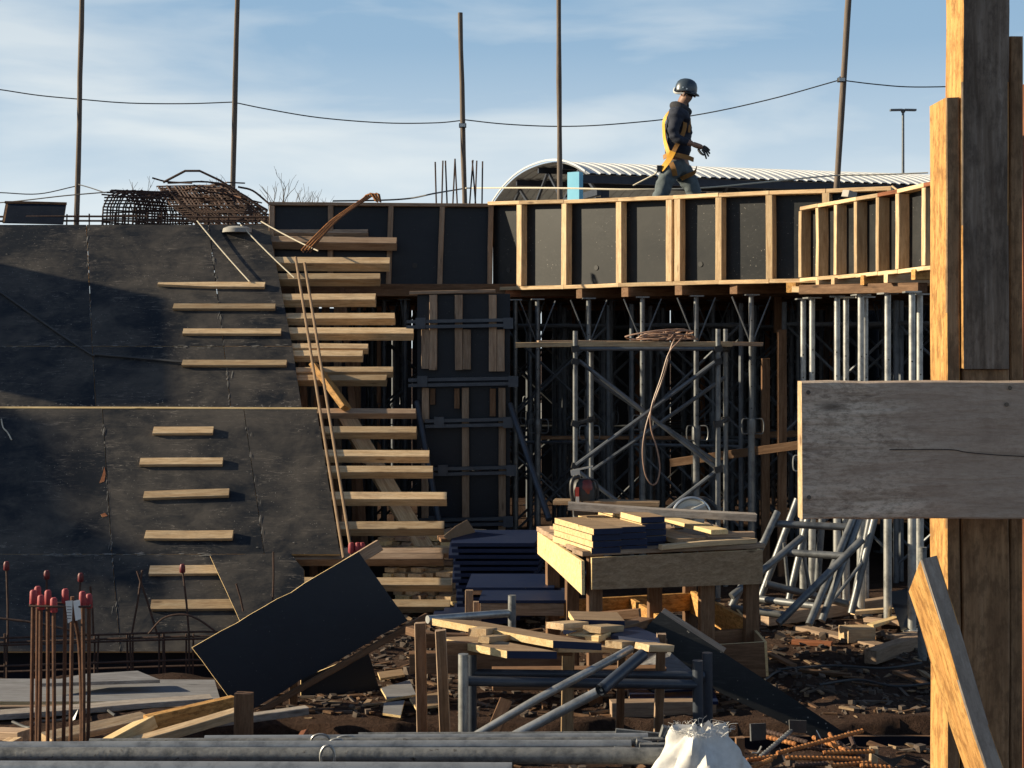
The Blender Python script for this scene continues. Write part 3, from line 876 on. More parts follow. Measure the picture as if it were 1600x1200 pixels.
for k, (px, py, Y, mt, ln, lb) in enumerate([(1277, 444.5, 12.45, 'wood_pine', .75, 'timber bearer under the left end of the near formwork section'),
                                  (1301, 441.5, 12.2, 'wood_pine', .75, 'timber bearer under the second stud of the near formwork section'),
                                  (1347, 437.5, 11.8, 'wood_post', .75, 'orange ended timber bearer under the middle of the near formwork section'),
                                  (1384, 434.5, 11.5, 'wood_pine', .75, 'yellow ended timber bearer right of the middle of the near formwork section'),
                                  (1427, 428.5, 11.15, 'wood_post', .75, 'timber bearer nearest the big post under the near formwork section')]):
    p = at(px, py, Y)
    timber('bearer', p, p + Vector((ln, 0.25, 0)), 0.05, 0.075, mt, up=(0, 0, 1), label=lb, cat='timber beam', group='timber bearers under the curved wall')
timber('ledger', at(1255, 453, 12.55), at(1442, 449, 11.3), 0.09, 0.075, 'wood_brown', up=(0, 0, 1), label='brown ledger beam carried by the sunlit props below the near formwork section', cat='timber beam')
timber('offcut', at(1240, 452, 12.85), at(1278, 453, 12.65), 0.05, 0.05, 'wood_pine', label='small pale block under the orange bearer at the wall junction', cat='offcut')

# deck of the slab behind the walls, where the worker walks, and dark far side of the falsework
deck = empty('slab_deck', (1.5, 18.5, 2.68), 'dark plywood slab deck behind the curved formwork, carried by the props', 'deck')
for i in range(6):
    for j in range(4):
        x0, y0 = -2.3 + i * 1.22, 15.35 + j * 1.52
        if x0 > 1.0 : y0 -= 0.0
        sheet('plywood_sheet', [(x0, y0, 2.72), (x0 + 1.21, y0, 2.72), (x0 + 1.21, y0 + 1.51, 2.72), (x0, y0 + 1.51, 2.72)], (0, 0, 1), 0.02, ('film_wall', 'ply_edge'), deck)
pts = [at(CXP[i][0], 430, CXP[i][1] + .06) for i in range(len(CXP))]
pts = [(p.x, p.y, 2.72) for p in pts]
sheet('plywood_sheet', pts[:5] + [(pts[4][0], 15.34, 2.72), (pts[0][0], 15.34, 2.72)], (0, 0, 1), 0.02, ('film_wall', 'ply_edge'), deck)
sheet('plywood_sheet', pts[4:] + [(5.02, 12.6, 2.72), (5.02, 15.34, 2.72), (pts[4][0], 15.34, 2.72)], (0, 0, 1), 0.02, ('film_wall', 'ply_edge'), deck)
for j in range(8):
    y = 15.0 + j * 0.85
    timber('deck_joist', (-2.3, y, 2.64), (5.0, y, 2.64), 0.08, 0.12, 'wood_brown', up=(0, 0, 1), parent=deck)

back = empty('rear_formwork', (1.0, 21.4, 0), 'black panel wall closing the far side of the dark falsework', 'formwork')
xx = -6.8
for i in range(15):
    g = 0.012 if i not in (4, 5, 7, 9) else 0.035
    sheet('panel', [(xx + g, 21.4, 0), (xx + .9, 21.4, 0), (xx + .9, 21.4, 2.62), (xx + g, 21.4, 2.62)], (0, -1, 0), 0.02, ('film_clean', 'ply_edge'), back)
    timber('stud', (xx + .45, 21.36, 0), (xx + .45, 21.36, 2.6), 0.06, 0.05, 'wood_brown', up=(0, 1, 0), parent=back)
    xx += 0.9
sideR = empty('side_formwork', (5.1, 17, 0), 'black panel wall closing the right side of the dark falsework', 'formwork')
for j in range(9):
    y = 13.6 + j * 0.86
    sheet('panel', [(5.1, y, 0), (5.1, y + .85, 0), (5.1, y + .85, 2.62), (5.1, y, 2.62)], (-1, 0, 0), 0.02, ('film_clean', 'ply_edge'), sideR)

# ------------------------------------------------------------------ column formwork in the shade below the straight wall
colf = empty('column_formwork', (-.4, 14.4, 0), 'dark column formwork with wooden studs and paired steel walers', 'formwork')
CY = 14.15
sheet('plywood_sheet', [at(652, 459, CY), at(797, 459, CY), at(797, 590, CY), at(652, 590, CY)], (0, -1, 0), 0.02, ('film_clean', 'ply_edge'), colf)
sheet('plywood_sheet', [at(652, 591, CY), at(797, 591, CY), at(797, 735, CY), at(652, 735, CY)], (0, -1, 0), 0.02, ('film_clean', 'ply_edge'), colf)
sheet('plywood_sheet', [at(652, 736, CY), at(797, 736, CY), at(797, 886, CY), at(652, 886, CY)], (0, -1, 0), 0.02, ('film_clean', 'ply_edge'), colf)
for xs_, nn_ in ((655, (-1, 0, 0)), (794, (1, 0, 0))):
    q_ = at(xs_, 459, CY + .03)
    sheet('side_panel', [(q_.x, CY + .025, q_.z), (q_.x, 15.0, q_.z), (q_.x, 15.0, .0), (q_.x, CY + .025, .0)], nn_, .02, ('film_clean', 'ply_edge'), colf)
timber('top_rail', at(640, 458, CY - .04), at(774, 455, CY - .04), 0.07, 0.03, 'wood_weathered', parent=colf)
for (x, y0, y1, w) in [(677, 461, 578, 12), (717, 461, 578, 12), (770, 461, 580, 12), (664.5, 515, 576, 12), (729.5, 515, 577, 12), (782.5, 515, 580, 12),
                     (665, 606, 660, 11), (727.5, 606, 815, 11), (784.5, 606, 815, 11), (664, 700, 880, 11), (676, 607, 632, 8), (714, 607, 638, 8), (770, 607, 650, 9), (727.5, 816, 884, 11), (784.5, 816, 884, 11)]:
    timber('stud', at(x, y1, CY - .045), at(x, y0, CY - .045), w / F * CY, 0.07, 'wood_brown' if w < 10 else 'wood_weathered', up=(0, 1, 0), parent=colf)
for (y, x0, x1) in [(505, 635, 800), (596, 638, 808), (660, 664, 800), (735, 670, 805), (815, 655, 800)]:
    for d in (-4.2, 4.2):
        MB().beam(at(x0, y + d + 2, CY - .11), at(x1, y + d - 1, CY - .11), 0.05, 0.03).build('waler', 'steel_blue', colf)
    for x in (x0 + 22, x1 - 6):
        MB().box(at(x, y, CY - .145), 0.09, 0.02, 0.10).build('waler_clamp', 'steel_blue', colf)
rod('raking_brace', [at(797, 632, 14.1), at(858, 812, 13.2)], 0.028, 'steel_blue', n=10, label='dark steel raking brace leaning right of the column formwork', cat='brace')
rod('raking_brace', [at(651, 628, 14.1), at(690, 840, 13.4)], 0.028, 'steel_blue', n=10, label='dark steel raking brace leaning left of the column formwork', cat='brace')
# ------------------------------------------------------------------ steel props
def prop(loc, mat, label, group, H=2.56, rotz=0.0, collar=1.42, fork=True):
    t = empty('steel_prop', loc, label, 'prop', group)
    L = Vector(loc)
    def P(x, y, z): return L + Vector((x, y, z))
    MB().box(P(0, 0, .006), .14, .14, .012).build('base_plate', mat, t)
    MB().tube([P(0, 0, .012), P(0, 0, collar)], .031, 12).build('outer_tube', mat, t, True)
    inner = MB().tube([P(0, 0, collar), P(0, 0, H - .012)], .024, 12).build('inner_tube', mat, t, True)
    MB().lathe(P(0, 0, collar - .11), [(.036, 0), (.04, .02), (.04, .12), (.036, .14)], 12).build('collar', mat, t, True)
    MB().tube(spline([P(.03, -.02, collar + .03), P(.09, -.05, collar + .02), P(.09, -.05, collar - .09), P(.03, -.02, collar - .1)], 4), .006, 6).build('handle', mat, t, True)
    MB().tube(spline([P(-.03, -.02, collar + .03), P(-.085, -.03, collar + .02), P(-.085, -.03, collar - .09), P(-.03, -.02, collar - .1)], 4), .006, 6).build('handle', mat, t, True)
    MB().box(P(0, 0, H - .006), .12, .12, .012).build('head_plate', mat, t)
    for k in range(5):
        z = collar + .12 + k * .19
        if z < H - .2:
            MB().tube([P(-.004, -.0235, z), P(-.004, -.0255, z)], .0065, 8).build('pin_hole', 'black_rubber', t)
    if fork:
        for s in (-1, 1):
            MB().tube([P(s * .17, 0, H - .02), P(s * .016, -.005, H - .40)], .008, 6).build('head_brace', 'steel_shade', t, True)
    t.rotation_euler.z = rotz
    return t
GP = 'steel props under the curved formwork'
FR = [(805, 14.75, 0), (840, 14.6, 1), (920, 14.3, 1), (1004, 13.95, 1), (1088, 13.62, 1), (1174, 13.32, 1)]
NM = ['shaded steel prop just right of the column formwork', 'shaded steel prop with forked head, second right of the column formwork', 'steel prop with sunlit top standing left of the coiled hose',
      'steel prop standing behind the hanging hose loop', 'steel prop with sunlit top behind the right end of the scaffold plank', 'steel prop with flecks of sun, just right of the scaffold']
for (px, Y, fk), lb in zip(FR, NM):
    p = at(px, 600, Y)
    prop((p.x, p.y, 0.0), 'prop_grey_shaded', lb, GP, H=2.545, rotz=random.uniform(-.3, .3), collar=1.38 + random.uniform(-.06, .06), fork=bool(fk))
NR = [(1255, 13.0, 'thin sunlit prop at the left end of the near formwork section'), (1269, 12.72, 'bright prop beside the thin one at the left end of the near section'),
      (1308, 12.35, 'bright steel prop third from left under the near formwork section'), (1322, 12.62, 'bright steel prop fourth from left, close behind the third'),
      (1345, 11.95, 'thick bright prop under the middle of the near formwork section'), (1352, 12.5, 'thin prop half hidden behind the thick bright middle one'),
      (1387, 11.62, 'bright steel prop standing alone second from the big post'), (1425, 11.3, 'brightest steel prop right beside the big timber post'), (1437, 11.8, 'thin sunlit prop half hidden by the big timber post')]
for px, Y, lb in NR:
    p = at(px, 600, Y)
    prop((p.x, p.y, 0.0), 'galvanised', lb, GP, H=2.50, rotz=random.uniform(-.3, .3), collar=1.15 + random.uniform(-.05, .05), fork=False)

proto = None
cnt = 0
for j, Y in enumerate((15.6, 16.6, 17.7, 18.9, 20.2)):
    for i in range(8):
        X = -1.55 + i * .88 + (j % 2) * .37 + random.uniform(-.12, .12)
        if X > 4.8: continue
        if proto is None:
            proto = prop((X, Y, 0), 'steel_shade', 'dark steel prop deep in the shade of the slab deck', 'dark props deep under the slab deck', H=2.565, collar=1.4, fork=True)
        else:
            copy_tree(proto, loc=(X, Y, 0), rotz=random.uniform(-1.5, 1.5))
# props seen through the gaps between the projecting joists
for k, (px, Y) in enumerate(((545, 15.9), (600, 15.6), (633, 15.3), (575, 17.0), (620, 17.5))):
    p = at(px, 600, Y)
    copy_tree(proto, loc=(p.x, p.y, 0), rotz=k * .7, label='dark steel prop seen through the gaps between projecting joists', group='dark props behind the projecting joists')
# dim shoring towers packed in behind
def tower(loc):
    L = Vector(loc)
    t = empty('shoring_tower', L, 'dim steel shoring tower with crossed braces deep under the slab deck', 'scaffold', 'shoring towers deep under the slab deck')
    w_, d_, h_ = 1.05, .85, 2.5
    cs = [(0, 0), (w_, 0), (0, d_), (w_, d_)]
    for x, y in cs:
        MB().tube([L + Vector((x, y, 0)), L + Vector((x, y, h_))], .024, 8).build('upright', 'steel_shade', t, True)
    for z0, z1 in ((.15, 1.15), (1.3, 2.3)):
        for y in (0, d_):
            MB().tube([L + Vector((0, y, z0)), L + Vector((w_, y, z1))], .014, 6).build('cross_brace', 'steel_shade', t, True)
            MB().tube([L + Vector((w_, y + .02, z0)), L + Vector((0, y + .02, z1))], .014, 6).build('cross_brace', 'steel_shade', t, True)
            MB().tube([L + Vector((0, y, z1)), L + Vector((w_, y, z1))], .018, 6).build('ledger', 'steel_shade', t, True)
    return t
tw0 = tower((-.1, 15.1, 0))
for k, (x, y, rz) in enumerate([(1.15, 14.75, -.3), (2.5, 14.1, -.4), (.55, 16.1, .1), (1.9, 15.9, -.1), (3.2, 15.2, -.2), (-.4, 17.2, .05), (1.0, 17.3, -.1), (2.4, 17.0, .1), (3.8, 16.9, 0), (-1.5, 16.4, .1), (3.4, 13.6, -.5), (0.2, 18.8, 0), (1.8, 18.7, .1), (3.2, 18.8, 0)]):
    copy_tree(tw0, loc=(x, y, 0), rotz=rz)
# timber uprights and a cross timber in the dark on the right
for (px, y0, y1, Y, lb) in [(1222, 515, 900, 13.6, 'dark timber upright right of the scaffold, behind the wide crosspiece'), (1196, 560, 880, 14.2, 'dark timber upright standing beside the last forked prop'), (1215, 460, 520, 15.4, 'short dark timber upright high under the slab deck')]:
    timber('upright', at(px, y1, Y), at(px, y0, Y), .075, .06, 'wood_brown', up=(0, 1, 0), label=lb, cat='timber post')
timber('cross_timber', at(1048, 723, 13.9), at(1262, 694, 13.4), .05, .075, 'wood_brown', label='brown timber tied across the props behind the scaffold', cat='timber beam')
timber('cross_timber', at(835, 684, 14.9), at(1100, 684, 14.9), .04, .035, 'wood_brown', label='thin batten tied across the shaded props at mid height', cat='batten')
timber('cross_timber', at(1180, 680, 14.6), at(1290, 676, 14.4), .04, .06, 'wood_brown', label='thin batten nailed to the dark uprights right of the scaffold', cat='batten')

# ------------------------------------------------------------------ scaffold with plank, hose coil
SY = 12.6
scaf = empty('scaffold', at(1010, 960, SY), 'steel scaffold frame with crossed braces under the hose coil', 'scaffold')
scaf.location.z = 0
def up(px, Y, ytop, r=.022, mat='prop_grey_shaded'):
    p = at(px, ytop, Y)
    MB().tube([(p.x, p.y, 0.0), p], r, 10).build('upright', mat, scaf, True)
up(899, SY, 517); up(1122, SY, 514); up(1134, 13.35, 514); up(924, 13.35, 530)
for (a, b, Y) in [((904, 563), (1119, 731), SY + .03), ((1117, 566), (900, 727), SY - .03), ((1117, 738), (902, 905), SY + .03), ((902, 735), (1117, 900), SY - .03), ((926, 590), (1132, 730), 13.37), ((1132, 590), (926, 735), 13.33)]:
    MB().tube([at(*a, Y), at(*b, Y)], .018, 8).build('cross_brace', 'steel_shade', scaf, True)
for (a, b) in [((899, 545, SY), (1122, 545, SY)), ((924, 545, 13.35), (1134, 545, 13.35)), ((899, 545, SY), (924, 545, 13.35)), ((1122, 545, SY), (1134, 545, 13.35)), ((899, 662, SY), (924, 655, 13.35)), ((1122, 662, SY), (1134, 655, 13.35))]:
    MB().tube([at(*a), at(*b)], .017, 8).build('ledger', 'steel_shade', scaf, True)
for px_, ys_, Yc in ((899, (545, 662, 728, 565), SY), (1122, (545, 662, 733, 565), SY), (1134, (545, 655), 13.35), (924, (545, 655), 13.35)):
    for y_ in ys_:
        MB().box(at(px_, y_, Yc), .062, .07, .05, Matrix.Rotation(random.uniform(-.3, .3), 3, 'Y')).build('coupler', 'dark_iron', scaf)
p = at(806, 538.5, SY + .12); q = at(1141, 537.5, SY + .12)
timber('scaffold_plank', p, q, .24, .042, 'wood_pine', label='long pine plank across the scaffold carrying the hose coil', cat='plank', jit=.004, seg=5)
p = at(840, 534.5, SY + .42); q = at(1188, 538, SY + .5)
timber('scaffold_plank', p, q, .26, .035, 'wood_weathered', label='weathered second scaffold plank behind the one with the hose, sticking out to the right', cat='plank', jit=.004, seg=5)

hp = []
c0 = at(1035, 529, SY + .1); c0.z = at(0, 538.5, SY + .12).z + .034
for k in range(120):
    a = k * .42
    rr = 1 + .25 * math.sin(k * .37) + .12 * math.sin(k * 1.1)
    hp.append(c0 + Vector((.20 * rr * math.cos(a) + .06 * math.sin(k * .09), .085 * rr * math.sin(a), .008 + .085 * (.5 + .5 * math.sin(k * .13)) * (.5 + .5 * math.cos(a + 1)))))
m = MB(); m.tube(hp, .0068, 7)
YH = SY - .06
m.tube(spline([at(1056, 527, SY), at(1052, 534, YH), at(1047, 548, YH), at(1038, 585, YH), at(1020, 633, YH), at(1009, 668, YH), at(1004, 705, YH), at(1008, 740, YH), at(1018, 757, YH), at(1027, 752, YH), at(1031, 730, YH), at(1026, 700, YH), at(1017, 668, YH - .01), at(1018, 636, YH - .02), at(1033, 590, YH - .01), at(1045, 552, YH - .01), at(1060, 534, YH), at(1066, 527, SY)], 7), .0068, 7)
m.tube(spline([at(1030, 523, SY + .1), at(1040, 519, SY), at(1052, 520, SY), at(1048, 528, SY - .02), at(1040, 531, SY)], 6), .0068, 7)
tag(m.build('hose_coil', 'hose', smooth=True), 'pinkish brown hose coiled on scaffold plank with one long hanging loop', 'hose')

# ------------------------------------------------------------------ leaning scaffold frame on the right
lf = empty('leaning_scaffold', grd(1250, 975), 'grey steel scaffold frame leaning askew below the wide crosspiece', 'scaffold')
def lt(pts, r=.026, mat='prop_grey_shaded', nm='tube'):
    MB().tube([at(*p) for p in pts], r, 12).build(nm, mat, lf, True)
for a, b in [((1215, 800, 11.0), (1192, 850, 10.9)), ((1192, 848, 10.9), (1143, 948, 10.8)), ((1208, 818, 11), (1330, 824, 10.9)), ((1334, 808, 10.9), (1264, 976, 10.5)), ((1253, 840, 10.7), (1143, 932, 10.4)),
             ((1228, 863, 10.65), (1318, 869, 10.45)), ((1347, 843, 10.4), (1216, 974, 10.2)), ((1367, 808, 10.95), (1330, 958, 10.9)), ((1246, 780, 11.2), (1188, 935, 11.1)), ((1343, 810, 10.9), (1284, 970, 10.6)),
             ((1143, 950, 10.5), (1226, 961, 10.35)), ((1187, 936, 10.9), (1275, 947, 10.6)), ((1225, 848, 11), (1232, 922, 11)), ((1256, 870, 11), (1268, 935, 11)), ((1285, 800, 11.3), (1277, 912, 11.3)), ((1262, 810, 11.3), (1232, 940, 11.2)), ((1197, 912, 11.0), (1325, 944, 11.0)), ((1346, 880, 10.9), (1300, 940, 10.8)), ((1360, 808, 11.1), (1335, 935, 11.1))]:
    r = .026
    if a in ((1225, 848, 11), (1256, 870, 11), (1346, 880, 10.9)): r = .013
    lt([a, b], r)

# ------------------------------------------------------------------ work table
T0 = Vector((.447, 8.95, 0)); T1 = Vector((1.50, 9.30, 0)); T2 = Vector((.21, 10.2, 0)); T3 = T1 + T2 - T0
eu = (T1 - T0).normalized(); ev = (T2 - T0).normalized()
tb = empty('work_table', (T0 + T1 + T2 + T3) / 4, 'rough wooden site work table with plywood aprons, stacked with plywood strips', 'table')
zt = 0.90
def tp(u, v, z): return T0 + (T1 - T0) * u + (T2 - T0) * v + Vector((0, 0, z))
for k in range(7):
    v0, v1 = k / 7 + .006, (k + 1) / 7 - .006
    a = tp(-.03 - random.uniform(0, .04), (v0 + v1) / 2, zt - .014); b = tp(1.02 + random.uniform(0, .02), (v0 + v1) / 2, zt - .014)
    timber('top_board', a, b, .17, .028, 'wood_weathered', parent=tb, jit=.003)
nf = Vector((eu.y, -eu.x, 0)); nl = Vector((-ev.y, ev.x, 0))
if nl.x > 0: nl = -nl
sheet('front_apron', [p + nf * .05 for p in (tp(.0, 0, zt - .03), tp(.995, 0, zt - .03), tp(.995, 0, zt - .235), tp(.0, 0, zt - .215))], nf, .018, ('ply_raw', 'ply_edge'), tb)
sheet('left_apron', [p + nl * .05 for p in (tp(0, -.02, zt - .05), tp(0, .97, zt - .03), tp(0, .97, zt - .175), tp(0, .55, zt - .2), tp(0, -.03, zt - .245))], nl, .018, ('ply_edge', 'ply_edge'), tb)
sheet('right_apron', [p for p in (tp(1.0, 0, zt - .03), tp(1.0, 1, zt - .03), tp(1.0, 1, zt - .2), tp(1.0, 0, zt - .2))], -nl, .018, ('ply_raw', 'ply_edge'), tb)
sheet('back_apron', [p for p in (tp(0, 1.0, zt - .03), tp(1, 1.0, zt - .03), tp(1, 1.0, zt - .2), tp(0, 1.0, zt - .2))], -nf, .018, ('ply_raw', 'ply_edge'), tb)
for (u, v, w) in [(.045, .04, .085), (.96, .03, .085), (.04, .93, .085), (.94, .95, .085), (.70, .05, .09), (.05, .52, .08), (.55, .5, .085)]:
    timber('leg', tp(u, v, -.02), tp(u, v, zt - .03), w, .06, 'wood_brown', up=ev, parent=tb)
timber('stretcher', tp(.05, .07, .33), tp(.96, .07, .33), .035, .09, 'wood_brown', parent=tb)
timber('stretcher', tp(.05, .93, .36), tp(.96, .93, .36), .035, .12, 'wood_post', parent=tb)
timber('stretcher', tp(.95, .05, .36), tp(.95, .95, .36), .035, .15, 'wood_post', parent=tb)
timber('stretcher', tp(.55, .05, .34), tp(.55, .95, .34), .035, .13, 'wood_post', parent=tb)

# plywood strips stacked on the table: name, u/v corner, length along v, width along u, z, skew
strip_spec = [(.02, -.01, .62, .165, 4, 'front left stack of navy ended plywood strips', .00), (.185, .02, .66, .15, 4, 'second stack of navy ended strips from the left', .02), (.335, .10, .70, .14, 5, 'third stack of navy ended strips from the left', .03)]
NUMS = ['lowest', 'second lowest', 'middle', 'fourth', 'topmost', 'uppermost']
for (u0, v0, lv, wu, nlay, lb, sk) in strip_spec:
    for k in range(nlay):
        z = zt + .019 + k * .038
        du, dv = random.uniform(-.006, .006), random.uniform(-.012, .012)
        a = tp(u0 + du, v0 + dv, z); b = a + (T1 - T0) * wu; c = b + ev * lv - eu * .10; d = a + ev * lv - eu * .10
        nm = NUMS[k] if k < nlay - 1 else 'topmost'
        o = MB().prism([a, b, c, d], (0, 0, 1), .034, 0, 1)
        o.mi[2:] = [2 if i == 0 else 1 for i in range(4)]
        # the front edge is the painted one
        base = len(o.v) - 8
        for fi in range(2, 6):
            f = o.f[fi]
            cc = sum((o.v[i] for i in f), Vector()) / 4
            o.mi[fi] = 2 if (cc - (a + b) / 2).length < .03 else 1
        o = o.build('plywood_strip', ['ply_raw', 'ply_edge', 'film_blue'])
        tag(o, f'{nm} plywood strip of the {lb.replace("stack of navy ended plywood strips", "stack").replace("stack of navy ended strips from the left", "stack from left")} on the work table', 'plywood strip', 'plywood strips stacked on the work table')
for i, (a, b, W, Tt, mt, z, lb) in enumerate([((.02, .50), (1.03, .12), .10, .045, 'wood_grey', .20, 'long weathered plank lying diagonally over the strips on the work table'),
                                         ((.03, .86), (.62, .62), .14, .03, 'ply_raw', .18, 'pale board behind the diagonal plank on the table'),
                                         ((.60, .02), (.40, .70), .20, .03, 'ply_raw', .035, 'wide plywood board to the right of the stacks on the table'),
                                         ((.78, .05), (.62, .75), .12, .028, 'ply_edge', .075, 'bright board under the right part of the diagonal plank'),
                                         ((.99, .06), (.72, .10), .06, .03, 'wood_weathered', .05, 'short batten at the front right corner of the table'),
                                         ((.98, .02), (.40, -.02), .05, .03, 'wood_pine', .015, 'splintery batten along the front edge of the table')]):
    timber('table_board', tp(a[0], a[1], zt + z), tp(b[0], b[1], zt + z - (.06 if i == 0 else 0)), W, Tt, mt, label=lb, cat='board', jit=.004)

# circular saw lying at the back right of the table
ctr = at(1080, 798, 10.05)
cs = empty('circular_saw', Vector((ctr.x, ctr.y, zt)), 'circular saw with round pale blade guard on the work table', 'saw')
base = Vector((ctr.x, ctr.y, zt + .07))
gm = MB()
arc = [(base + Vector((.12 * math.cos(a), 0, .02 + .115 * math.sin(a)))) for a in [R(d) for d in range(-5, 196, 12)]]
for a in (0,):
    gm.prism([base + Vector((.025, 0, .0))] + arc, (0, -1, 0), .045)
gm.build('blade_guard', 'tool_white', cs)
rim = [p + Vector((0, -.004, 0)) for p in arc]
MB().tube([Vector((p.x, p.y - .01, p.z)) for p in rim], .011, 8).build('guard_rim', 'bright_metal', cs, True)
MB().lathe(base + Vector((.0, -.02, .0)), [(.085, 0), (.085, .003)], 24, M=Matrix.Rotation(R(90), 3, 'X')).build('blade', 'bright_metal', cs)
MB().tube([base + Vector((.06, .02, .03)), base + Vector((.07, .15, .03))], .05, 14).build('motor', 'black_rubber', cs, True)
MB().tube(spline([base + Vector((.03, .06, .10)), base + Vector((.09, .06, .12)), base + Vector((.16, .06, .07)), base + Vector((.17, .06, .0))], 5), .018, 8).build('handle', 'black_rubber', cs, True)
MB().beam(base + Vector((.0, -.035, .055)), base + Vector((.085, -.035, .095)), .012, .02).build('lever', 'tool_white', cs)
MB().box(base + Vector((.02, .04, -.055)), .26, .15, .008).build('base_plate', 'bright_metal', cs)
MB().lathe(base + Vector((-.005, -.052, .02)), [(.028, 0), (.03, .008), (.018, .018)], 12, M=Matrix.Rotation(R(90), 3, 'X')).build('blade_bolt', 'bright_metal', cs, True)
for k in range(3):
    MB().beam(base + Vector((-.09 - k * .018, -.03, -.05)), base + Vector((-.10 - k * .02, -.03, .03 - k * .02)), .01, .012).build('bracket', 'bright_metal', cs)

# battery power tool on the table's back left corner
ctr = at(912, 768, 10.0)
dz = Vector((ctr.x, ctr.y, ctr.z))
pt = empty('power_tool', Vector((ctr.x, ctr.y, zt)), 'red and black power tool standing upside down with its steel foot in the air', 'power tool')
body = MB(); body.lathe(dz + Vector((0, 0, -.13)), [(.055, 0), (.075, .02), (.08, .06), (.082, .14), (.07, .19), (.045, .215)], 18)
for v in body.v: v.y = dz.y + (v.y - dz.y) * .8
body.build('housing', 'black_rubber', pt, True)
rd = MB(); rd.lathe(dz + Vector((.012, -.012, -.02)), [(.035, -.02), (.052, .01), (.055, .05), (.047, .085), (.03, .1)], 16)
rd.build('red_cover', 'dark_red_tool', pt, True)
MB().tube(spline([dz + Vector((-.03, -.03, .10)), dz + Vector((-.075, -.05, .08)), dz + Vector((-.082, -.055, 0)), dz + Vector((-.06, -.05, -.10)), dz + Vector((-.03, -.03, -.13))], 5), .014, 8).build('handle', 'black_rubber', pt, True)
MB().tube(spline([dz + Vector((.05, -.01, .08)), dz + Vector((.085, -.02, .06)), dz + Vector((.09, -.02, -.03)), dz + Vector((.06, -.02, -.11))], 5), .008, 8).build('side_handle', 'black_rubber', pt, True)
MB().box(dz + Vector((-.045, -.078, .005)), .022, .01, .06).build('red_switch', 'tool_red', pt)
MB().box(dz + Vector((-.044, -.079, -.045)), .022, .008, .04).build('label_plate', 'tool_white', pt)
MB().tube([dz + Vector((-.035, 0, .08)), dz + Vector((-.04, 0, .14))], .015, 8).build('neck', 'bright_metal', pt, True)
MB().beam(dz + Vector((-.085, -.01, .135)), dz + Vector((.06, -.01, .165)), .06, .008).build('foot_plate', 'bright_metal', pt)
MB().beam(dz + Vector((-.085, -.04, .12)), dz + Vector((-.03, -.04, .132)), .008, .03).build('foot_bracket', 'bright_metal', pt)
MB().box(dz + Vector((0, 0, -.13)), .13, .12, .05).build('battery', 'black_rubber', pt)
# board the tool stands on
timber('table_board', tp(.03, .80, zt + .006), tp(.5, .86, zt + .006), .2, .03, 'wood_weathered', label='board under the power tool at the back of the table', cat='board')

# plank box under the right end of the table
bx = empty('plywood_box', grd(1165, 1075), 'plywood crate side standing under the right end of the work table', 'crate')
YB = 8.95
sheet('front_panel', [at(1075, 1010, YB), at(1194, 1003, YB), at(1197, 1057, YB), at(1105, 1064, YB)], (0, -1, 0), .018, ('wood_brown', 'ply_edge'), bx)
sheet('side_panel', [at(1194, 1003, YB + .02), at(1150, 952, YB + 1.0), at(1150, 990, YB + 1.0), at(1197, 1057, YB + .02)], (-.9, -.4, 0), .018, ('ply_raw', 'ply_edge'), bx)
# ------------------------------------------------------------------ stacks behind the table
# cut timber with sunlit ends
rows = [(842, 12.45, 584, 708), (850, 12.4, 582, 712), (858, 12.3, 580, 712), (872, 12.2, 590, 710), (881, 12.15, 592, 712), (891, 12.1, 596, 712), (899, 12.05, 600, 708), (926, 11.95, 612, 702), (935, 11.9, 614, 704), (944, 11.85, 618, 704), (953, 11.8, 622, 706)]
pile = 'cut pine timbers piled behind the lower joists'
dr = Vector((.42, .9, 0)).normalized()
for ri, (py, Y, xa, xb) in enumerate(rows):
    x = xa + random.uniform(-3, 6)
    while x < xb:
        w = random.uniform(15, 30)
        a = at(x + w / 2, py + random.uniform(-1.2, 1.2), Y + .27 + random.uniform(-.04, .04))
        timber('cut_timber', a, a + dr * random.uniform(.45, .7), w / F * Y * .97, .034, random.choice(['wood_pine', 'ply_edge', 'wood_pine', 'wood_weathered']), up=(0, 0, 1), label='short pine timber in the pile behind the lower projecting joists', cat='timber', group=pile)
        x += w + random.choice((1, 1, 2, 5))
# dark blue sheets stacked flat
NS = 11
ORD = ['lowest', 'second', 'third', 'fourth', 'fifth', 'sixth', 'seventh', 'eighth', 'ninth', 'tenth', 'uppermost']
for k in range(NS):
    z = .22 + k * .044
    Y = 11.2
    py = HY + (CZ - z) * F / Y
    xa, xb = 712 - k * 1.0 + random.uniform(-5, 5), 838 + random.uniform(-9, 9)
    a, b = at(xa, py, Y), at(xb, py, Y)
    pos = 'lowest' if k == 0 else 'topmost' if k == NS - 1 else None
    m = MB().prism([a, b, b + Vector((.1, .8, 0)), a + Vector((-.02, .8, 0))], (0, 0, 1), .026, 0, 0)
    tag(m.build('blue_panel', ['film_blue', 'ply_edge']), f'{ORD[k]} dark blue panel from the bottom of the stack left of the table', 'plywood panel', 'dark blue panels stacked left of the work table')
for k in range(6):
    x = -.42 + random.uniform(-.05, .5)
    m = MB().box((-.35 + k * .08, 11.6, .04 + k * .026), .5, .6, .024)
    tag(m.build('blue_panel', 'film_blue'), 'dark blue plywood panel on the ground under the flat stack', 'plywood panel', 'dark blue panels under the stack')
for (px, py, Y, w, d, lb) in [(820, 851, 11.9, .5, .03, 'loose dark board lying on top of the blue panel stack'), (740, 842, 12.2, .55, .03, 'pale edged board behind the blue panel stack')]:
    p = at(px, py, Y)
    timber('loose_board', p - Vector((w / 2, 0, 0)), p + Vector((w / 2, .1, 0)), .22, d, 'wood_brown', label=lb, cat='board')
